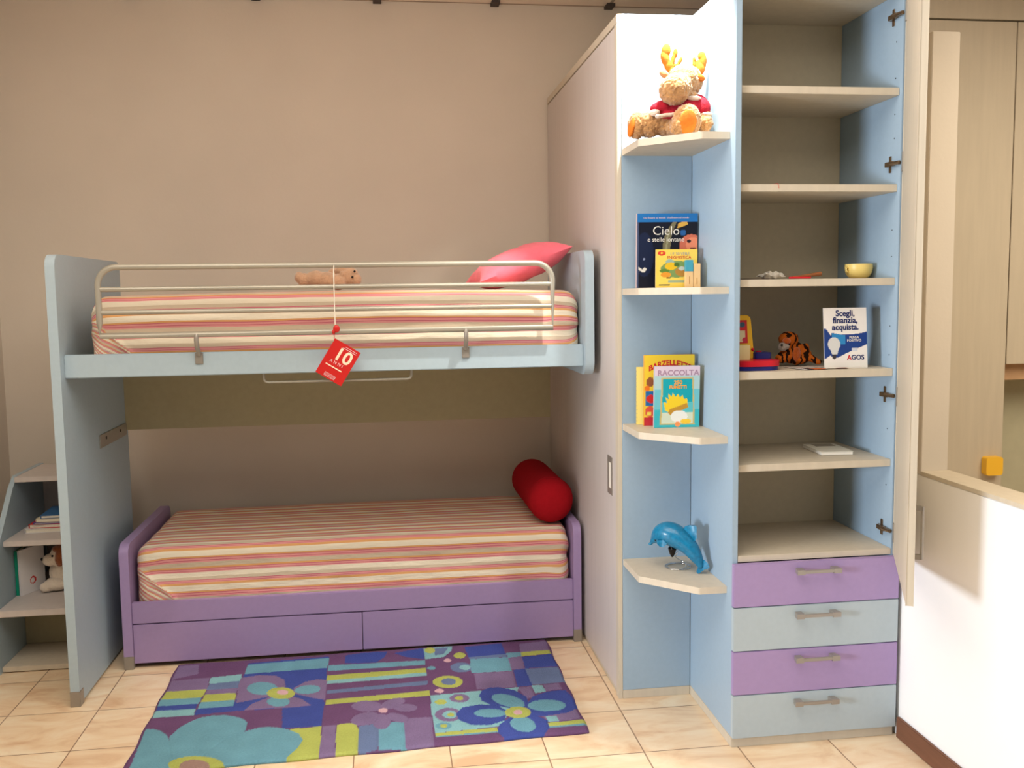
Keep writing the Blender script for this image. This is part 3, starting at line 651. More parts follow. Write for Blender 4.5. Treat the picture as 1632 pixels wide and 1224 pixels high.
# ================================================================== RUG
RC = {'P': (104, 74, 110), 'B': (64, 78, 148), 'T': (104, 152, 170), 'L': (166, 174, 92), 'M': (122, 104, 140), 'A': (128, 174, 182), 'S': (100, 116, 152), 'K': (196, 160, 170), 'R': (150, 124, 116)}
RUG=[('M',[(3,932),(86,935),(102,831),(25,796),(3,783)]),
('M',[(5,775),(155,782),(172,654),(11,661)]),
('A',[(162,781),(287,797),(293,727),(167,716)]),
('S',[(167,716),(293,727),(292,657),(169,655)]),
('M',[(169,655),(292,657),(291,604),(171,610)]),
('L',[(8,664),(169,662),(162,586),(4,589)]),
('L',[(171,610),(291,607),(298,540),(166,538)]),
('T',[(4,589),(162,586),(160,525),(7,527)]),
('T',[(166,538),(298,540),(298,484),(166,478)]),
('B',[(7,527),(157,525),(159,479),(10,485)]),
('B',[(163,478),(298,484),(300,433),(165,424)]),
('A',[(5,486),(159,479),(162,424),(10,424)]),
('B',[(294,796),(640,815),(648,479),(651,250),(509,255),(490,435),(300,433),(300,509)]),
('T',[(298,899),(641,916),(640,807),(297,795)]),
('B',[(299,916),(639,934),(641,916),(298,899)]),
('M',[(290,759),(360,775),(431,756),(471,705),(485,624),(419,546),(306,508),(290,673)]),
('M',[(516,619),(558,674),(606,690),(648,675),(651,479),(595,510),(525,558)]),
('M',[(346,432),(367,491),(425,545),(508,546),(560,501),(600,438),(519,430),(432,438)]),
('T',[(452,622),(451,603),(444,587),(432,575),(416,569),(398,569),(379,575),(360,587),(345,603),(334,623),(328,643),(328,663),(334,680),(346,692),(363,699),(382,699),(402,693),(420,680),(436,663),(447,643)]),
('T',[(625,594),(624,581),(618,568),(608,559),(594,552),(578,549),(563,550),(548,556),(535,564),(527,576),(522,589),(523,602),(529,615),(539,625),(553,632),(569,635),(585,634),(600,628),(613,619),(621,607)]),
('T',[(514,487),(513,473),(508,461),(499,452),(488,448),(474,448),(460,452),(447,461),(436,473),(428,487),(424,502),(424,517),(429,529),(438,538),(450,543),(464,543),(478,538),(491,529),(502,517),(510,502)]),
('L',[(527,565),(526,548),(519,533),(508,523),(493,518),(476,518),(459,523),(443,534),(429,548),(419,566),(414,584),(415,601),(421,616),(432,627),(447,633),(464,633),(482,627),(499,616),(513,601),(522,583)]),
('K',[(500,577),(499,570),(497,563),(492,559),(486,557),(479,557),(472,559),(465,564),(459,570),(455,577),(453,585),(453,592),(456,598),(461,603),(467,605),(474,605),(481,603),(488,598),(494,592),(498,585)]),
('L',[(537,248),(651,250),(661,13),(535,6),(579,94)]),
('M',[(654,250),(704,254),(713,10),(658,14)]),
('L',[(707,254),(771,262),(789,203),(792,9),(713,10)]),
('T',[(31,-12),(8,331),(35,329),(67,309),(98,267),(120,215),(151,96),(236,-25)]),
('T',[(111,259),(129,323),(159,370),(187,398),(230,408),(276,406),(324,384),(360,352),(376,321),(378,283),(373,246),(309,138),(263,100),(236,-25),(151,96),(117,216)]),
('T',[(263,100),(310,196),(377,255),(413,274),(462,276),(520,253),(574,201),(592,150),(579,94),(550,31),(546,-1),(437,-26),(240,-46),(251,58)]),
('L',[(342,9),(340,-10),(330,-25),(311,-36),(287,-40),(259,-38),(229,-31),(202,-18),(178,-1),(161,19),(152,39),(152,59),(162,75),(180,86),(205,91),(234,89),(265,81),(293,67),(317,49),(334,29)]),
('R',[(296,6),(296,-9),(291,-21),(281,-30),(268,-35),(253,-34),(237,-30),(221,-20),(208,-8),(197,7),(192,22),(191,37),(196,50),(205,59),(218,64),(234,64),(251,59),(267,49),(281,36),(290,21)]),
('B',[(710,935),(777,951),(837,953),(895,949),(882,888),(845,832),(780,831),(710,846)]),
('B',[(922,926),(1049,965),(1060,902),(1051,832),(972,872)]),
('T',[(644,832),(1057,819),(1056,770),(643,770)]),
('L',[(645,723),(1057,733),(1057,687),(646,667)]),
('A',[(646,667),(1057,687),(1056,651),(648,634)]),
('S',[(652,569),(1057,601),(1055,560),(652,537)]),
('L',[(654,478),(1061,501),(1060,454),(654,433)]),
('S',[(789,228),(862,241),(860,37),(792,20)]),
('T',[(862,235),(953,245),(957,27),(861,34)]),
('M',[(953,265),(1057,261),(1056,28),(957,27)]),
('M',[(873,386),(870,371),(862,358),(849,350),(833,345),(815,346),(797,351),(780,361),(767,374),(758,389),(755,405),(757,420),(765,433),(778,442),(795,447),(813,446),(831,440),(848,430),(861,417),(870,402)]),
('M',[(961,425),(960,411),(954,395),(945,381),(933,369),(919,360),(905,356),(891,356),(880,361),(872,370),(869,383),(869,397),(874,412),(883,427),(896,439),(910,448),(924,453),(938,453),(949,448),(957,438)]),
('M',[(1007,350),(1004,339),(997,330),(987,324),(974,321),(960,322),(946,326),(934,333),(924,342),(917,353),(915,365),(917,375),(924,384),(934,391),(947,394),(962,393),(976,389),(989,382),(998,372),(1005,361)]),
('M',[(972,248),(969,239),(962,233),(952,231),(940,234),(927,240),(914,250),(903,263),(894,276),(889,290),(888,303),(892,312),(899,318),(909,320),(921,317),(934,311),(947,300),(958,288),(966,274),(971,260)]),
('M',[(904,247),(903,227),(898,211),(890,198),(881,191),(871,189),(860,194),(851,204),(843,220),(838,238),(836,258),(838,278),(842,295),(850,309),(859,317),(870,318),(881,313),(891,302),(898,286),(903,267)]),
('M',[(864,299),(862,281),(856,264),(845,249),(831,238),(815,232),(799,231),(784,235),(771,244),(762,257),(757,273),(758,291),(764,308),(774,323),(789,335),(805,341),(822,343),(838,338),(851,329),(860,315)]),
('K',[(893,344),(892,337),(890,332),(886,328),(881,325),(876,325),(871,327),(866,331),(862,336),(859,343),(858,350),(859,356),(862,362),(866,366),(870,368),(876,369),(881,367),(886,363),(890,357),(893,351)]),
('A',[(1053,959),(1184,965),(1177,910),(1139,844),(1057,831)]),
('S',[(1104,950),(1166,953),(1141,879),(1100,868)]),
('L',[(1106,927),(1104,916),(1100,907),(1095,900),(1088,896),(1081,895),(1073,898),(1067,904),(1062,913),(1059,924),(1058,936),(1060,947),(1064,957),(1070,964),(1076,968),(1084,969),(1091,966),(1098,959),(1103,950),(1105,939)]),
('L',[(1234,845),(1232,835),(1227,826),(1221,819),(1214,815),(1206,815),(1198,818),(1191,824),(1186,832),(1184,843),(1183,854),(1185,865),(1190,874),(1196,881),(1203,885),(1211,886),(1219,882),(1226,876),(1231,867),(1234,857)]),
('K',[(1168,798),(1167,792),(1164,787),(1160,783),(1156,780),(1151,780),(1146,782),(1142,786),(1138,791),(1136,797),(1136,804),(1137,810),(1140,815),(1144,819),(1148,822),(1153,822),(1158,820),(1162,816),(1166,811),(1167,805)]),
('T',[(1097,726),(1096,720),(1093,715),(1089,711),(1084,709),(1078,709),(1073,711),(1068,715),(1064,720),(1062,726),(1061,732),(1062,738),(1065,744),(1069,747),(1075,749),(1080,749),(1086,747),(1091,744),(1095,739),(1097,732)]),
('S',[(1249,707),(1245,691),(1238,677),(1227,667),(1214,661),(1200,661),(1186,666),(1174,675),(1165,689),(1160,705),(1159,723),(1162,739),(1170,754),(1181,764),(1194,770),(1208,770),(1222,765),(1234,755),(1243,741),(1248,725)]),
('A',[(1244,708),(1242,700),(1238,692),(1232,687),(1226,684),(1218,684),(1211,687),(1205,692),(1201,699),(1198,707),(1197,716),(1199,724),(1203,732),(1209,737),(1216,740),(1223,740),(1230,738),(1236,733),(1241,725),(1244,717)]),
('L',[(1199,563),(1195,545),(1185,529),(1171,518),(1153,513),(1134,513),(1116,519),(1100,530),(1087,546),(1079,564),(1077,584),(1081,603),(1091,619),(1105,630),(1123,636),(1142,636),(1161,630),(1178,618),(1191,602),(1198,583)]),
('S',[(1172,571),(1170,561),(1165,552),(1158,546),(1149,542),(1140,542),(1131,545),(1123,552),(1117,560),(1113,570),(1112,581),(1114,591),(1119,600),(1126,607),(1135,610),(1145,610),(1154,607),(1162,601),(1168,592),(1172,582)]),
('K',[(1117,489),(1115,482),(1113,477),(1108,473),(1103,471),(1097,471),(1092,473),(1087,477),(1083,482),(1081,488),(1080,495),(1081,501),(1084,506),(1089,510),(1094,512),(1100,513),(1105,511),(1110,507),(1114,501),(1116,495)]),
('B',[(1238,946),(1408,964),(1412,833),(1245,822)]),
('M',[(1486,941),(1616,958),(1603,841),(1477,831)]),
('S',[(1245,822),(1416,832),(1412,797),(1249,798)]),
('T',[(1413,842),(1479,843),(1476,790),(1417,788)]),
('L',[(1478,840),(1607,849),(1610,803),(1477,795)]),
('T',[(1249,798),(1418,796),(1414,643),(1242,647)]),
('M',[(1417,788),(1479,795),(1469,658),(1412,651)]),
('B',[(1477,786),(1610,803),(1614,659),(1472,658)]),
('S',[(1472,658),(1613,654),(1616,493),(1469,490)]),
('M',[(1252,645),(1417,642),(1411,477),(1249,481)]),
('B',[(1418,650),(1472,658),(1474,482),(1414,477)]),
('A',[(1063,453),(1257,465),(1420,476),(1310,142),(1064,127),(1059,314)]),
('M',[(1413,469),(1470,475),(1469,371),(1434,363)]),
('A',[(1471,482),(1515,479),(1519,414),(1475,407)]),
('M',[(1521,481),(1585,486),(1587,425),(1517,422)]),
('L',[(1122,382),(1121,375),(1117,369),(1111,364),(1104,362),(1097,362),(1090,365),(1083,369),(1079,375),(1076,382),(1075,390),(1076,397),(1080,403),(1086,407),(1092,410),(1100,410),(1107,407),(1114,403),(1119,397),(1121,389)]),
('M',[(1212,402),(1209,391),(1203,381),(1194,373),(1182,370),(1170,370),(1159,374),(1148,381),(1140,391),(1136,403),(1135,415),(1137,427),(1144,438),(1153,445),(1164,449),(1177,449),(1189,445),(1199,437),(1207,427),(1211,415)]),
('L',[(1189,406),(1188,400),(1185,395),(1181,392),(1176,389),(1171,389),(1166,391),(1161,395),(1158,400),(1156,406),(1156,412),(1157,418),(1160,423),(1164,427),(1169,429),(1174,429),(1179,427),(1183,424),(1187,419),(1189,413)]),
('M',[(1171,262),(1167,244),(1159,229),(1147,218),(1132,212),(1117,212),(1102,217),(1088,228),(1078,242),(1072,260),(1070,278),(1074,296),(1082,312),(1094,323),(1109,330),(1125,330),(1140,324),(1154,313),(1164,298),(1170,280)]),
('A',[(1154,264),(1152,255),(1147,246),(1141,240),(1133,237),(1124,237),(1116,240),(1109,245),(1103,254),(1100,263),(1099,274),(1101,284),(1105,292),(1112,298),(1120,302),(1129,302),(1137,299),(1145,293),(1150,285),(1153,275)]),
('L',[(1144,266),(1143,261),(1141,257),(1137,254),(1133,253),(1129,253),(1124,254),(1121,257),(1118,261),(1116,266),(1116,271),(1117,276),(1119,280),(1122,283),(1126,284),(1131,284),(1135,283),(1139,280),(1142,276),(1144,271)]),
('T',[(1127,175),(1125,166),(1120,160),(1113,155),(1104,152),(1095,152),(1086,155),(1077,161),(1071,168),(1067,176),(1066,185),(1068,193),(1073,200),(1080,205),(1089,207),(1098,207),(1108,204),(1116,199),(1123,192),(1126,183)]),
('L',[(1112,177),(1111,173),(1108,169),(1105,166),(1101,165),(1097,165),(1093,166),(1089,169),(1086,173),(1084,177),(1084,182),(1085,186),(1087,190),(1090,193),(1094,194),(1099,194),(1103,193),(1107,190),(1110,186),(1111,182)]),
('L',[(1064,127),(1292,139),(1291,105),(1063,103)]),
('T',[(1063,103),(1291,105),(1290,96),(1062,93)]),
('M',[(1460,221),(1605,237),(1606,157),(1488,144)]),
('A',[(1479,198),(1520,195),(1524,151),(1483,152)]),
('L',[(1476,144),(1628,150),(1623,116),(1471,113)]),
('T',[(1471,113),(1623,116),(1623,101),(1469,101)]),
('B',[(1252,422),(1270,471),(1302,488),(1340,486),(1397,449),(1436,377),(1432,307),(1391,272),(1335,302),(1285,331),(1259,370)]),
('B',[(1150,272),(1177,324),(1244,341),(1314,319),(1343,267),(1327,190),(1266,159),(1199,170),(1157,218)]),
('B',[(1418,295),(1461,380),(1529,417),(1597,416),(1615,347),(1616,249),(1565,214),(1474,198),(1418,214)]),
('B',[(1348,213),(1300,156),(1288,96),(1308,42),(1372,25),(1441,37),(1480,102),(1482,164),(1437,224)]),
('T',[(1419,306),(1412,293),(1400,286),(1385,286),(1367,292),(1348,304),(1330,321),(1316,341),(1305,363),(1299,384),(1300,402),(1307,416),(1318,423),(1334,424),(1353,417),(1372,405),(1390,387),(1405,366),(1415,344),(1420,323)]),
('T',[(1337,247),(1333,237),(1323,228),(1309,222),(1292,220),(1273,221),(1255,226),(1239,234),(1226,244),(1219,256),(1217,267),(1221,278),(1230,287),(1245,293),(1262,296),(1281,294),(1300,290),(1316,281),(1329,271),(1336,259)]),
('T',[(1574,276),(1567,261),(1554,249),(1536,240),(1515,237),(1492,238),(1470,244),(1451,254),(1437,268),(1429,284),(1428,300),(1434,316),(1446,328),(1465,337),(1486,341),(1510,340),(1532,334),(1551,323),(1565,309),(1573,293)]),
('T',[(1431,119),(1425,102),(1415,90),(1402,84),(1388,83),(1374,88),(1361,98),(1351,113),(1344,132),(1341,151),(1343,171),(1349,187),(1359,200),(1372,207),(1386,208),(1401,203),(1414,192),(1424,176),(1431,157),(1433,138)]),
('L',[(1431,239),(1427,224),(1418,211),(1405,202),(1391,198),(1376,198),(1361,202),(1349,212),(1339,224),(1334,239),(1334,255),(1338,270),(1347,283),(1359,292),(1374,297),(1390,297),(1405,292),(1417,282),(1427,269),(1431,254)]),
('K',[(1400,244),(1398,237),(1395,232),(1390,228),(1385,226),(1380,226),(1374,228),(1370,231),(1367,237),(1365,243),(1365,250),(1367,256),(1370,261),(1375,265),(1380,268),(1386,268),(1391,266),(1395,262),(1398,257),(1400,250)])]
def make_rug():
    f = paint([(RC[c], [(a/1000, b/1000) for a, b in p]) for c, p in RUG], RC['P'])
    FL, FR, BR, BL = Vector((-.918, 3.160)), Vector((.692, 3.222)), Vector((.692, 4.150)), Vector((-.930, 4.118))
    nx, ny = 400, 230; O = Vector((-.925, 3.165)); bm = bmesh.new(); lay = bm.verts.layers.float_color.new('print')
    ids = {}; P = [[None]*(nx+1) for _ in range(ny+1)]; C = {}
    for j in range(ny+1):
        for i in range(nx+1):
            u, v = i/nx, j/ny; p = FL.lerp(FR, u).lerp(BL.lerp(BR, u), v)
            p.x += .003*math.sin(v*23)*(u*2-1); p.y += .003*math.sin(u*31)
            ids[i, j] = (f(p.x-O.x, p.y-O.y), p)
    vs = [[None]*(nx+1) for _ in range(ny+1)]
    for j in range(ny+1):
        for i in range(nx+1):
            (c, k), p = ids[i, j]
            ed = any(ids.get((i+a, j+b), ((0, k), 0))[0][1] != k for a, b in ((1, 0), (0, 1)))
            e = min(i, nx-i, (j), ny-j)
            z = .0125-(.0022 if ed else 0)-(.004 if e < 2 else 0)+.0007*noise.noise(Vector((p.x*90, p.y*90, 0)))
            s = 1+.10*noise.noise(Vector((p.x*14, p.y*14, 1)))+.12*noise.noise(Vector((p.x*160, p.y*160, 7)))
            v = bm.verts.new((p.x, p.y, z)); v[lay] = (c[0]*s, c[1]*s, c[2]*s, 1); vs[j][i] = v
    for j in range(ny):
        for i in range(nx): bm.faces.new((vs[j][i], vs[j][i+1], vs[j+1][i+1], vs[j+1][i]))
    rim = [vs[0][i] for i in range(nx+1)]+[vs[j][nx] for j in range(1, ny+1)]+[vs[ny][i] for i in range(nx-1, -1, -1)]+[vs[j][0] for j in range(ny-1, 0, -1)]
    lo = []
    for v in rim:
        q = bm.verts.new((v.co.x, v.co.y, .0006)); q[lay] = v[lay]; lo.append(q)
    n = len(rim)
    for i in range(n): bm.faces.new((rim[i], lo[i], lo[(i+1) % n], rim[(i+1) % n]))
    bm.faces.new(lo[::-1])
    o = finish(bm, 'rug', 'pile', None, smooth=0, origin=(-.1, 3.65, 0))
    for p in o.data.polygons: p.use_smooth = True
    tag(o, 'purple and blue patchwork rug with flowers on the tiles before the lilac bed', 'rug')
make_rug()

# ================================================================== BOOKS ON THE CORNER SHELVES
def rect(a, b, c, d): return [(a, c), (b, c), (b, d), (a, d)]
z1 = 1.6045
def stroke(pts, w_):
    out = []
    n = len(pts)
    for s in (1, -1):
        for i in (range(n) if s == 1 else range(n-1, -1, -1)):
            a = Vector(pts[max(i-1, 0)]); b = Vector(pts[min(i+1, n-1)]); t = (b-a).normalized(); out.append((pts[i][0]-t.y*w_*s, pts[i][1]+t.x*w_*s))
    return out
cielo = [((18, 22, 38), rect(0, .5, 0, .9)), ((26, 36, 64), ellipse(.12, .45, .16, .3)), ((120, 112, 84), [(.42, .5), (.55, .5), (.57, .72), (.66, .9), (.6, .9), (.5, .78), (.44, .66)]), ((150, 146, 110), [(.46, .5), (.50, .5), (.52, .68), (.58, .8), (.5, .7)]),
    ((212, 164, 72), [(.66, .80), (.84, .85), (.82, .90), (.68, .87)]), ((40, 92, 150), ellipse(.76, .74, .05, .04)), ((206, 110, 84), ellipse(.90, .56, .20, .16)), ((232, 140, 104), ellipse(.93, .58, .12, .10)), ((40, 30, 40), ellipse(.86, .625, .035, .022)), ((90, 40, 36), ellipse(.93, .53, .05, .012)),
    ((220, 216, 206), [(.02, .26), (.08, .22), (.13, .21), (.17, .26), (.13, .28), (.09, .25), (.03, .29)]), ((150, 160, 190), ellipse(.12, .39, .016, .016)), ((70, 80, 110), rect(0, .03, 0, .9)),
    ((36, 110, 176), rect(0, 1, .89, 1)), ((14, 16, 26), rect(.70, 1, .0, .40))]
t, mw = book('tall dark blue astronomy book standing behind the small yellow book', .926, 3.425, z1, .226, .272, .018, math.radians(-3), math.radians(3), cielo, (18, 20, 32), (196, 176, 178), nx=90, ny=110)
lf = mw @ Matrix.Translation((0, -.0006, 0))
lettering('title', 'Cielo', .047, lf @ Matrix.Translation((.108, 0, .194)), 'paper', t, bold=-.0003)
lettering('subtitle', 'e stelle lontane', .0225, lf @ Matrix.Translation((.108, 0, .170)), 'paper', t)
lettering('heading', 'Una finestra sul mondo  Una finestra sul mondo', .0088, lf @ Matrix.Translation((.108, 0, .2535)), 'pinkink', t)

yl = [((238, 206, 92), rect(0, 1, 0, 1)), ((214, 60, 50), ellipse(.13, .90, .10, .06)), ((240, 214, 70), ellipse(.13, .90, .03, .025)), ((120, 150, 90), ellipse(.5, .48, .40, .22)), ((150, 176, 160), ellipse(.33, .68, .11, .06)),
      ((228, 184, 40), ellipse(.36, .56, .15, .10)), ((96, 132, 56), ellipse(.2, .44, .12, .05)), ((176, 130, 60), ellipse(.66, .42, .20, .13)), ((224, 150, 50), ellipse(.24, .34, .13, .07)), ((80, 110, 50), ellipse(.50, .60, .07, .05)), ((190, 200, 190), ellipse(.62, .5, .08, .05)), ((86, 60, 44), ellipse(.30, .26, .05, .02)),
      ((80, 78, 70), rect(.06, .34, .05, .08)), ((150, 170, 140), rect(.30, .85, .14, .20))]
t, mw = book('small yellow picture book with red badge standing before the dark blue book', .979, 3.352, z1, .152, .138, .012, math.radians(-2), math.radians(2), yl, (238, 206, 92), (214, 190, 120), nx=70, ny=64)
lf = mw @ Matrix.Translation((0, -.0006, 0))
lettering('title', 'LE 30 VERE', .015, lf @ Matrix.Translation((.087, 0, .117)), 'greyink', t)
lettering('title', 'ENIGMISTICA', .015, lf @ Matrix.Translation((.084, 0, .104)), 'redink', t)
# two small boxes before the yellow book
for lab, x, y, w_, hh, top in (('small tan box with blue top before the yellow book', 1.075, 3.300, .027, .098, True), ('plain small tan box beside the blue-topped one', 1.104, 3.300, .025, .085, False)):
    t = thing('small_box', lab, 'box', (x+w_/2, y, z1)); bx('body', mat('tan_card', (226, 188, 134), .7), t, x, x+w_, y, y+.02, z1, z1+hh*(.58 if top else 1), bevel=.001)
    if top: bx('lid', mat('blue_card', (70, 156, 176), .45), t, x, x+w_, y, y+.02, z1+hh*.58, z1+hh, bevel=.001)
    bx('stripe', mat('tan_print', (190, 140, 80), .7), t, x+w_*.4, x+w_*.5, y-.0006, y-.0001, z1+hh*.12, z1+hh*.4, bevel=0)

z2 = 1.0905
bz = [((240, 204, 60), rect(0, 1, 0, 1)), ((40, 110, 170), rect(.02, .5, .28, .50)), ((214, 50, 50), ellipse(.14, .38, .10, .06)), ((150, 90, 60), ellipse(.12, .62, .08, .07)), ((236, 120, 40), ellipse(.06, .53, .05, .04)), ((196, 50, 60), rect(0, .6, 0, .12)), ((224, 90, 70), ellipse(.12, .2, .1, .08)), ((240, 220, 90), ellipse(.10, .17, .05, .03))]
t, mw = book('yellow joke book with a red arched title standing at the back', .951, 3.415, z2, .191, .265, .014, math.radians(-2), math.radians(2), bz, (240, 204, 60), (226, 170, 70), nx=60, ny=80)
lettering('title', 'BARZELLETTE', .028, mw @ Matrix.Translation((.098, -.0006, .226)), 'redink', t, arc=3.2, sx=.95, bold=.0009)
t, mw = book('pale yellow spiral book standing leftmost behind the joke book', .934, 3.452, z2, .150, .218, .012, math.radians(-2), math.radians(1), [], (244, 226, 130), (238, 214, 110), nx=2, ny=2)
bm = bmesh.new()
for k in range(14): tube(bm, [(.9345+.004*math.cos(a)-.001, 3.452-.004*math.sin(a)+.002, z2+.014+.0145*k) for a in [2*PI*i/8 for i in range(8)]], .0009, 5, closed=True)
finish(bm, 'spiral_binding', 'metal', t)
ra = [((60, 176, 184), rect(0, 1, 0, .45)), ((112, 188, 196), rect(0, 1, .3, .7)), ((170, 200, 200), rect(0, 1, .62, .85)), ((216, 196, 208), rect(0, 1, .84, 1)), ((196, 176, 112), [(.12, .05), (.9, .05), (.86, .81), (.15, .81)]),
      ((206, 214, 190), [(.16, .07), (.86, .07), (.83, .79), (.185, .79)]), ((20, 160, 170), [(.17, .33), (.85, .33), (.83, .79), (.185, .79)]), ((92, 186, 190), [(.165, .25), (.855, .25), (.85, .42), (.17, .42)]),
      ((236, 200, 44), [(.24, .28), (.20, .42), (.28, .40), (.24, .50), (.32, .46), (.30, .56), (.38, .50), (.40, .57), (.47, .50), (.52, .55), (.56, .49), (.62, .53), (.66, .46), (.72, .48), (.74, .38), (.5, .30), (.35, .24)]),
      ((190, 140, 50), [(.30, .24), (.36, .20), (.76, .33), (.72, .40), (.5, .34), (.34, .30)]), ((232, 230, 222), ellipse(.55, .18, .19, .10)), ((240, 196, 60), ellipse(.70, .10, .12, .04)), ((240, 150, 90), ellipse(.52, .055, .06, .045))]
t, mw = book('turquoise comic collection book with pale pink title standing in front', .972, 3.352, z2, .168, .228, .016, math.radians(-4), math.radians(3), ra, (112, 188, 196), (180, 190, 200), nx=80, ny=100)
lf = mw @ Matrix.Translation((0, -.0006, 0))
lettering('title', 'RACCOLTA', .0285, lf @ Matrix.Translation((.087, 0, .194)), M.setdefault('mauveink', mat('mauve_ink', (168, 136, 156), .6)), t, sx=1.03, bold=.0007)
lettering('number', '250', .021, lf @ Matrix.Translation((.087, 0, .161)), 'orangeink', t, bold=.0006)
lettering('subtitle', 'FUMETTI', .0165, lf @ Matrix.Translation((.087, 0, .145)), 'orangeink', t, bold=.0006)

# ================================================================== DOLPHIN
M['dolphin'] = mat('glossy_blue_dolphin', (20, 116, 156), .3, .2, 90, coat=.3)
M['belly'] = mat('pale_belly', (150, 190, 190), .35)
t = thing('dolphin_figurine', 'glossy blue leaping dolphin figurine on a wire stand, bottom corner shelf', 'figurine', (1.05, 3.33, .562))
def D(cx, cy, dy=0):       # crop coordinates -> metres in the figurine's own plane (turned slightly)
    px, py = 980+.1634*cx, 780+.1634*cy
    x = .939+(px-1035)*.00236; z = .748-(py-833)*.00246
    y = 3.36-(x-.95)*.62+dy; k = y/3.3
    return (x*k, y, 1.59+(z-1.59)*k+.004)
sp_ = [((345, 520), .004), ((362, 512), .008), ((385, 492), .014), ((420, 455), .028), ((470, 435), .037), ((530, 440), .041), ((600, 470), .040), ((665, 515), .035), ((725, 570), .030), ((775, 635), .025), ((815, 700), .019), ((838, 745), .013), ((852, 790), .009)]
bm = bmesh.new(); tube(bm, [D(*p) for p, r in sp_], .01, 18, radii=[r*1.13 for p, r in sp_])
o = finish(bm, 'body', 'dolphin', t, smooth=80); sb = o.modifiers.new('soft', 'SUBSURF'); sb.levels = 1; sb.render_levels = 2
bm = bmesh.new(); ball(bm, D(575, 505, -.012), (.040, .022, .014), (0, .45, 0)); finish(bm, 'belly', 'belly', t, smooth=80)
def fin(nm, pts, th, dy=0):
    bm = bmesh.new(); n = len(pts); A = [bm.verts.new(Vector(D(*p, dy))+Vector((0, -th, 0))) for p in pts]; B = [bm.verts.new(Vector(D(*p, dy))+Vector((0, th, 0))) for p in pts]
    bm.faces.new(A); bm.faces.new(B[::-1])
    for i in range(n): bm.faces.new((A[i], B[i], B[(i+1) % n], A[(i+1) % n]))
    finish(bm, nm, 'dolphin', t, bevel=th*.8, smooth=70)
fin('dorsal_fin', [(650, 440), (690, 388), (730, 376), (785, 378), (800, 398), (798, 440), (800, 500), (760, 540)], .005)
fin('pectoral_fin', [(415, 500), (470, 500), (505, 535), (470, 565), (435, 560), (412, 535)], .006, -.036)
fin('tail_fluke', [(845, 740), (880, 710), (915, 745), (930, 780), (905, 790), (875, 800), (850, 815), (815, 835), (805, 820), (815, 790)], .004)
bm = bmesh.new(); ball(bm, D(352, 527), (.010, .007, .006), (0, -.4, 0)); finish(bm, 'beak', 'dolphin', t, smooth=70)
bm = bmesh.new(); ball(bm, D(395, 500, -.024), (.003, .003, .003), None, 10, 8); finish(bm, 'eye', 'eye', t, smooth=70)
bm = bmesh.new(); c = D(562, 615); lathe(bm, [(.003, -.020), (.010, -.008), (.016, .012), (.012, .020)], c, 14); finish(bm, 'socket', 'eye', t)
ws = []
for k in range(90):
    a = k/90*2*PI*2.6; r_ = .052-.018*(k/90) if k < 60 else .040-.040*((k-60)/30)
    ws.append((1.062+r_*math.cos(a), 3.345+r_*.95*math.sin(a), .5645+(0 if k < 60 else .060*((k-60)/30)**1.5)))
ws.append((c[0], c[1], c[2]-.018)); tb('wire_stand', 'chrome', t, ws, .0018, 8)

# ================================================================== PLUSH MOOSE
M['moose_fur'] = fur('beige_plush', (182, 134, 84), .2); M['antler'] = mat('orange_suede', (204, 112, 30), .9, .1, 60, .4, 500); M['sweater'] = mat('red_knit', (176, 20, 44), .9, .08, 90, .8, 500); M['trim'] = fur('cream_trim', (236, 214, 196), .06)
t = thing('plush_moose', 'plush moose in a red sweater sitting on the top corner shelf', 'soft toy', (1.03, 3.28, 2.119))
def m(cx, cy, r, dy=0, rot=None):
    px, py = 960+.2124*cx, .2124*cy; r = r if isinstance(r, tuple) else (r, r, r)
    y = 3.29+dy; k = y/3.3; q = (((.996+(px-1060)*.00231)*k, y, 1.59+(.853-(py-75)*.00223)*k+.010), r)
    return q+((rot,) if rot else ())
plush('body', [m(540, 685, (.053, .05, .050), -.075), m(560, 665, (.050, .05, .048), -.06), m(600, 620, (.055, .055, .055), -.02), m(650, 620, (.046, .045, .052), 0), m(610, 560, (.040, .035, .022), -.01), m(600, 740, (.055, .05, .03), -.01),
   m(600, 860, (.070, .058, .072), .01), m(490, 940, (.055, .05, .038), -.01), m(400, 930, (.050, .04, .036), -.01), m(330, 930, (.045, .04, .037), -.01), m(262, 945, (.030, .040, .046), -.005), m(350, 965, (.042, .036, .03), -.01),
   m(580, 955, (.05, .05, .035), -.05), m(630, 915, (.050, .032, .060), -.105, (0, .25, 0)), m(575, 960, (.03, .03, .035), -.11), m(770, 925, (.026, .028, .030), -.05), m(760, 880, (.026, .028, .028), -.035), m(620, 800, (.05, .045, .04), 0)], 'moose_fur', t, .0026, .010, 3)
plush('sweater', [m(605, 830, (.078, .066, .046), 0), m(520, 820, (.045, .045, .036), -.02), m(440, 818, (.036, .036, .026), -.035, (0, -.3, 0)), m(405, 825, (.022, .028, .020), -.045), m(700, 800, (.045, .04, .042), -.01), m(745, 820, (.030, .034, .038), -.03), m(520, 870, (.05, .045, .02), -.035)], 'sweater', t, .0035, .0015)
plush('sweater_trim', [m(420+22*k, 905-abs(k-4)**1.4*4-40*math.sin(k/9*PI), (.012, .012, .0065), -.082+.002*k) for k in range(8)]+[m(770, 862, (.026, .028, .010), -.040), m(395, 850, (.018, .026, .012), -.05), m(680, 742, (.028, .02, .008), -.05)], 'trim', t, .003, .003)
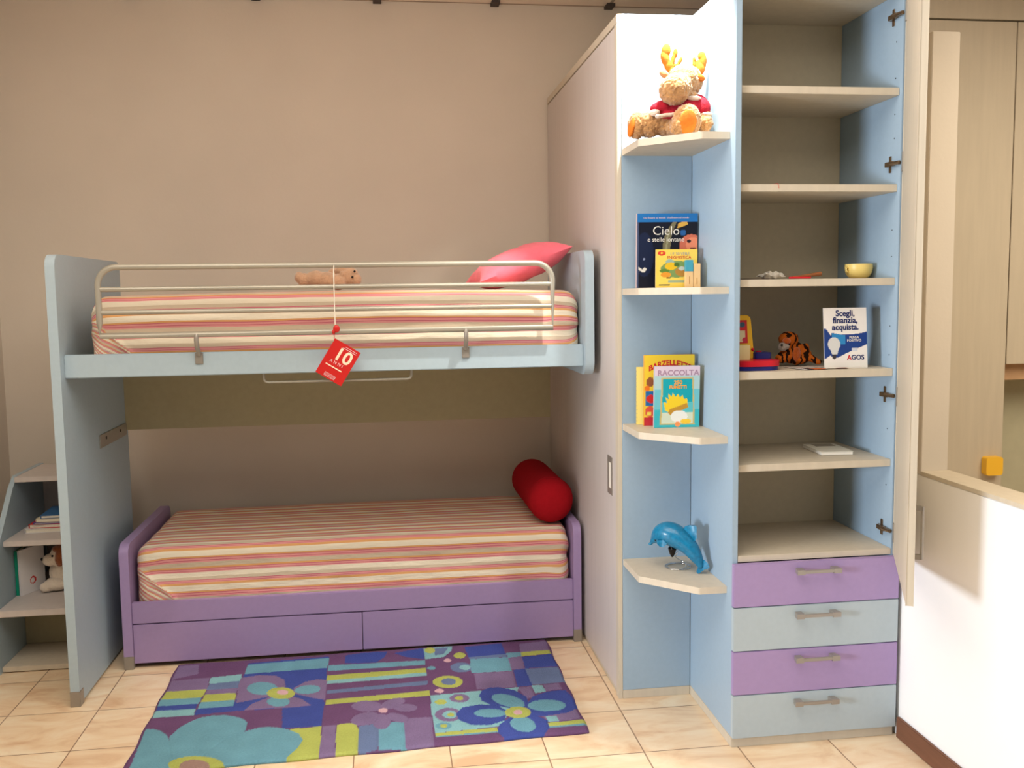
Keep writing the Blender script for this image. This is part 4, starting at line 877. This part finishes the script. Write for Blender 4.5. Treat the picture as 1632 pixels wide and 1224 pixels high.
plush('antler', [m(515, 545, (.013, .011, .018), 0), m(500, 510, (.018, .011, .020), 0, (0, -.4, 0)), m(472, 460, (.016, .011, .030), 0, (0, -.3, 0)), m(478, 400, (.017, .011, .024), 0, (0, .15, 0)), m(528, 468, (.0075, .009, .026), 0, (0, .2, 0)), m(545, 420, (.009, .009, .018), 0, (0, .1, 0)), m(556, 510, (.012, .009, .009), 0), m(578, 478, (.0065, .008, .016), 0, (0, .5, 0)), m(588, 460, (.006, .007, .008), 0)], 'antler', t, .0018, .0006, 2)
plush('antler', [m(705, 560, (.014, .011, .018), .01), m(730, 525, (.018, .012, .022), .01), m(750, 470, (.014, .011, .030), .01), m(742, 435, (.015, .010, .016), .01), m(685, 500, (.0065, .008, .022), .01), m(686, 465, (.006, .008, .010), .01), m(712, 500, (.008, .008, .018), .01)], 'antler', t, .0018, .0006, 2)
plush('ear', [m(470, 575, (.024, .012, .013), 0, (0, .5, 0))], 'moose_fur', t, .003, .003)
plush('ear', [m(725, 590, (.022, .012, .013), -.035, (0, .35, 0))], 'antler', t, .003, .002)
for cx_2, cy_2, r_, dy in ((640, 918, (.032, .010, .044), -.134), (226, 950, (.012, .030, .040), -.012)):
    plush('foot_sole', [m(cx_2, cy_2, r_, dy, (0, .2, 0))], 'antler', t, .003, .001)
M['stitch'] = mat('brown_stitching', (120, 84, 60), .8)
def mp_(cx, cy, dy): q = m(cx, cy, .01, dy)[0]; return q
tb('mouth_stitch', 'stitch', t, [mp_(525, 690, -.128), mp_(548, 672, -.128), mp_(560, 655, -.125), mp_(575, 668, -.126), mp_(600, 672, -.120)], .0012, 6)
for cx_2 in (588, 560):
    bm = bmesh.new(); ball(bm, mp_(cx_2+25, 605, -.078), (.0035, .003, .0035), None, 10, 8); finish(bm, 'eye', 'eye', t, smooth=70)

# ================================================================== THINGS IN THE TALL CABINET
z4 = 1.2876+.0275; z3 = 1.6018+.0255; z5 = .9707+.0255
# toy computer
t = thing('toy_computer', 'yellow and red toy computer with blue base in the tall cabinet', 'toy', (1.27, 3.2, z4))
M['toyred'] = mat('red_toy_plastic', (206, 24, 44), .3); M['toyblue'] = mat('blue_toy_plastic', (28, 36, 120), .35); M['toyyel'] = mat('yellow_toy_plastic', (238, 190, 40), .35); M['toycream'] = mat('cream_toy_plastic', (226, 216, 160), .4)
def rr_(x0, x1, y0, y1, r): return rpoly([(x0, y0, r), (x1, y0, r), (x1, y1, r), (x0, y1, r)])
pr('base', 'toyblue', t, rr_(1.184, 1.352, 3.09, 3.31, .05), 'z', z4, z4+.014, bevel=.003)
pr('tray', 'toyred', t, rr_(1.187, 1.356, 3.087, 3.313, .05), 'z', z4+.0142, z4+.034, bevel=.005)
pr('knob_box', 'toyblue', t, rr_(1.290, 1.352, 3.18, 3.27, .012), 'z', z4+.0343, z4+.056, bevel=.003)
pr('button', 'toyred', t, ellipse(1.32, 3.225, .010, .010), 'z', z4+.0562, z4+.060, bevel=.001)
pr('stand', 'toycream', t, rr_(1.19, 1.262, 3.15, 3.19, .01), 'z', z4+.0343, z4+.085, bevel=.004)
Ms = frame(1.186, 3.20, z4+.0345, 0, math.radians(-8))
bm = bmesh.new(); prism(bm, rpoly([(0, 0, .01), (.108, 0, .01), (.100, .155, .018), (0, .155, .01)]), 'y', 0, .028)
for v in bm.verts: v.co = Ms @ v.co
scr = finish(bm, 'screen_housing', 'toyyel', t, .004)
print_sheet('screen', scr, Ms @ Matrix.Translation((.012, -.001, .055)), .074, .082, [((206, 40, 50), rect(0, 1, 0, 1)), ((226, 216, 180), rect(.03, .88, .06, .55)), ((60, 90, 120), ellipse(.75, .8, .15, .12)), ((200, 190, 220), ellipse(.5, .8, .1, .1)), ((230, 220, 60), ellipse(.2, .75, .1, .13)), ((60, 130, 70), ellipse(.5, .42, .1, .08)), ((206, 40, 60), ellipse(.25, .4, .1, .09)), ((200, 50, 80), ellipse(.82, .15, .1, .1)), ((70, 70, 70), [(.2, .2), (.5, .0), (.55, .03), (.25, .25)])], (206, 40, 50), 30, 30, off=.0005)
bm = bmesh.new(); ball(bm, Ms @ Vector((.103, -.002, .032)), (.006, .006, .006), None, 12, 8); finish(bm, 'side_button', 'toyred', t, smooth=70)

# tiger
M['tiger'] = tiger_fur(); M['orange_fur'] = fur('orange_plush', (200, 96, 34), .15); M['grey_fur'] = fur('pale_grey_plush', (170, 156, 146), .08)
t = thing('plush_tiger', 'small orange and black striped plush tiger in the tall cabinet', 'soft toy', (1.48, 3.28, z4))
def g_(cx, cy, r, dy=0, rot=None):
    px, py = 1165+.1011*cx, 490+.1011*cy; r = r if isinstance(r, tuple) else (r, r, r)
    y = 3.27+dy; k = y/3.3; q = (((1.426+(px-1240)*.00222)*k, y, 1.59+(-.156-(py-530)*.00222)*k+.004), r)
    return q+((rot,) if rot else ())
plush('body', [g_(915, 520, (.036, .032, .028), -.01), g_(850, 440, (.008, .008, .010), 0), g_(1040, 480, (.009, .008, .010), 0), g_(930, 640, (.028, .03, .034), 0), g_(960, 740, (.036, .034, .040), 0), g_(860, 800, (.028, .028, .022), -.01), g_(800, 830, (.022, .026, .018), -.02), g_(1060, 760, (.030, .026, .042), -.015),
   g_(1180, 700, (.017, .02, .026), -.02, (0, .5, 0)), g_(1230, 780, (.018, .018, .020), -.03), g_(1300, 840, (.017, .014, .013), -.045), g_(1370, 875, (.014, .012, .011), -.055), g_(1430, 905, (.013, .011, .010), -.06), g_(1120, 860, (.03, .03, .016), -.02)], 'tiger', t, .0025, .002)
plush('muzzle', [g_(815, 645, (.017, .014, .016), -.034), g_(860, 640, (.015, .014, .012), -.030)], 'grey_fur', t, .0025, .002)
plush('face', [g_(885, 545, (.016, .010, .012), -.036)], 'orange_fur', t, .0025, .002)
plush('paw_pad', [g_(1060, 770, (.016, .008, .028), -.037)], 'orange_fur', t, .0025, .001)
bm = bmesh.new(); c = g_(800, 615, .01, -.050)[0]; ball(bm, c, (.005, .004, .004), None, 10, 8); finish(bm, 'nose', 'eye', t, smooth=60)

# flyers beneath the tiger
def sheet(name, label, cat, x0, x1, y0, y1, z, base, shapes, rz=0, curl=0.0, grp=None):
    bm = bmesh.new(); lay = bm.verts.layers.float_color.new('print'); f = paint(shapes, base); n = 24; cx0, cy0 = (x0+x1)/2, (y0+y1)/2; vs = []
    for s in (0, .0012):
        rows = []
        for j in range(n+1):
            row = []
            for i in range(n+1):
                u, v = i/n, j/n; x = (x0-cx0)+(x1-x0)*u; y = (y0-cy0)+(y1-y0)*v
                q = bm.verts.new((cx0+x*math.cos(rz)-y*math.sin(rz), cy0+x*math.sin(rz)+y*math.cos(rz), z+s+curl*(u-.5)**2+curl*.4*(1-v)**3)); q[lay] = (*f(u, v)[0], 1); row.append(q)
            rows.append(row)
        vs.append(rows)
    for j in range(n):
        for i in range(n):
            a, b = vs[1], vs[0]; bm.faces.new((a[j][i], a[j][i+1], a[j+1][i+1], a[j+1][i])); bm.faces.new((b[j][i], b[j+1][i], b[j+1][i+1], b[j][i+1]))
    for (j0, i0, dj, di) in ((0, 0, 0, 1), (n, 0, 0, 1), (0, 0, 1, 0), (0, n, 1, 0)):
        for k in range(n):
            p, q = (j0+dj*k, i0+di*k), (j0+dj*(k+1), i0+di*(k+1)); bm.faces.new((vs[0][p[0]][p[1]], vs[0][q[0]][q[1]], vs[1][q[0]][q[1]], vs[1][p[0]][p[1]]))
    return tag(finish(bm, name, 'print', None, smooth=60), label, cat, grp)
sheet('flyer', 'glossy flyer with dark and orange print lying under the plush tiger', 'flyer', 1.41, 1.50, 3.065, 3.21, z4+.0005, (210, 200, 190), [((60, 50, 56), [(.1, .0), (.5, .0), (.6, .5), (.2, .6)]), ((214, 110, 60), [(.4, 0), (.9, 0), (.8, .35), (.45, .3)])], .12, .004)
sheet('flyer', 'pale flyer with reddish corner lying before the tiger tail', 'flyer', 1.495, 1.60, 3.085, 3.235, z4+.0005, (216, 200, 186), [((120, 60, 50), [(.55, 0), (1, 0), (1, .35), (.7, .2)]), ((70, 60, 66), [(0, 0), (.3, 0), (.2, .3), (0, .4)])], -.15, .003)

# leaning promotional sign
ag = [((24, 58, 128), [(0, .15), (.14, .215), (.2, .18), (.32, .18), (.52, .25), (1, .39), (1, .60), (.85, .575), (.62, .555), (.42, .555), (.18, .59), (.17, .545), (.15, .555), (.09, .62), (.05, .655), (0, .655)]),
      ((44, 128, 186), [(.2, .40), (.5, .40), (.5, .55), (.42, .555), (.18, .585), (.18, .5)]), ((206, 206, 204), ellipse(.23, .40, .145, .115)), ((206, 206, 204), [(.13, .34), (.35, .34), (.30, .235), (.18, .235)]), ((56, 52, 60), [(.18, .235), (.28, .235), (.27, .17), (.23, .145), (.19, .17)]),
      ((200, 204, 214), rect(.64, .77, .28, .33)), ((226, 222, 214), [(0, 0), (1, 0), (1, .10), (0, .10)])]
t = thing('promotional_sign', 'white and blue cardboard sign with light bulb and black slogan, tall cabinet', 'sign', (1.59, 3.12, z4))
sm = frame(1.512, 3.105, z4, math.radians(1), math.radians(-5))
bm = bmesh.new(); box(bm, 0, .160, 0, .003, 0, .211)
for v in bm.verts: v.co = sm @ v.co
finish(bm, 'board', 'paper', t, 0)
bm = bmesh.new(); prism(bm, [(.003, .18), (.003, .0), (.06, 0)], 'x', .07, .073)
for v in bm.verts: v.co = sm @ v.co
finish(bm, 'easel_back', 'paper', t)
print_sheet('printed_face', t, sm, .160, .211, ag, (230, 224, 218), 90, 110, off=.0003)
sf = sm @ Matrix.Translation((0, -.0007, 0))
for s_, x, z, k in (('Scegli,', .080, .182, 1), ('finanzia,', .080, .158, 1), ('acquista.', .080, .134, 1)):
    lettering('slogan', s_, .0295, sf @ Matrix.Translation((x, 0, z)), 'navy', t, bold=.0008, sx=.98)
lettering('wording', 'PENSA\nPOSITIVO', .0125, sf @ Matrix.Translation((.112, 0, .103)), 'paper', t)
lettering('logo', 'A', .024, sf @ Matrix.Translation((.092, 0, .029)), 'redink', t, bold=.0006); lettering('logo', 'GOS', .024, sf @ Matrix.Translation((.124, 0, .029)), 'navy', t, bold=.0006)

# cup and scraps on the shelf above
M['cup'] = mat('yellow_ceramic', (232, 204, 120), .35)
t = thing('cup', 'small pale yellow cup with a little handle on the cabinet shelf', 'cup', (1.682, 3.21, z3))
bm = bmesh.new(); lathe(bm, [(.024, 0), (.036, .006), (.045, .020), (.048, .038), (.047, .051), (.044, .051), (.044, .038), (.041, .020), (.03, .009), (.001, .008)], (1.685, 3.21, z3+.0003)); finish(bm, 'bowl', 'cup', t, smooth=50)
tb('handle', 'cup', t, [(1.640, 3.20, z3+.040), (1.630, 3.196, z3+.038), (1.632, 3.197, z3+.026), (1.648, 3.203, z3+.020)], .004, 8)
M['bag'] = mat('clear_wrapper', (196, 190, 180), .3, .2, 60)
bm = bmesh.new(); cushion(bm, (1.335, 3.16, z3+.012), .085, .06, .022, (0, 0, .2))
for v in bm.verts: v.co.z = max(z3+.0005, v.co.z+.010*noise.noise(v.co*60))
tag(finish(bm, 'plastic_wrapper', 'bag', None, smooth=30), 'crumpled clear wrapper lying on the shelf with the cup', 'wrapper')
tag(tb('brush', mat('wood_handle', (150, 90, 50), .5), None, [(1.40, 3.13, z3+.006), (1.44, 3.14, z3+.010), (1.50, 3.15, z3+.016), (1.515, 3.152, z3+.018)], .005, 8, radii=[.004, .004, .007, .007]), 'thin wooden stick with brown tip on the shelf with the cup', 'stick')
bpy.data.objects['brush'].name = 'wooden_stick'
tag(tb('red_pen', 'toyred', None, [(1.375, 3.10, z3+.0042), (1.455, 3.105, z3+.0042)], .0035, 8), 'thin red pen lying beside the wooden stick', 'pen')
sheet('leaflet', 'dark thin leaflet at the left end of the shelf with the cup', 'leaflet', 1.20, 1.30, 3.08, 3.18, z3+.0003, (110, 90, 80), [], .1, .003)
# red thread hanging over the shelf above
zt2 = 1.9181+.025
tag(tb('red_thread', 'redink', None, [(1.300, 3.085, zt2+.0015), (1.308, 3.066, zt2+.0015), (1.312, 3.0565, zt2+.0015), (1.313, 3.0555, zt2-.004), (1.315, 3.0555, zt2-.014)], .0009, 6), 'short red thread hanging over the edge of an upper cabinet shelf', 'thread')
# white notepad
t = thing('notepad', 'white notepad lying on the lower shelf of the tall cabinet', 'notepad', (1.62, 3.26, z5))
Mn = frame(1.60, 3.25, z5, math.radians(-4))
for nm, mm, d in (('pages', 'paper', (-.056, .060, -.080, .095, .001, .012)), ('cover', mat('white_card', (222, 216, 200), .5), (-.058, .062, -.082, .097, .0122, .0136)), ('inset', mat('grey_card', (150, 140, 124), .6), (-.030, .045, .035, .088, .0137, .0144))):
    bm = bmesh.new(); box(bm, *d)
    for v in bm.verts: v.co = Mn @ v.co
    finish(bm, nm, mm, t, .0004)
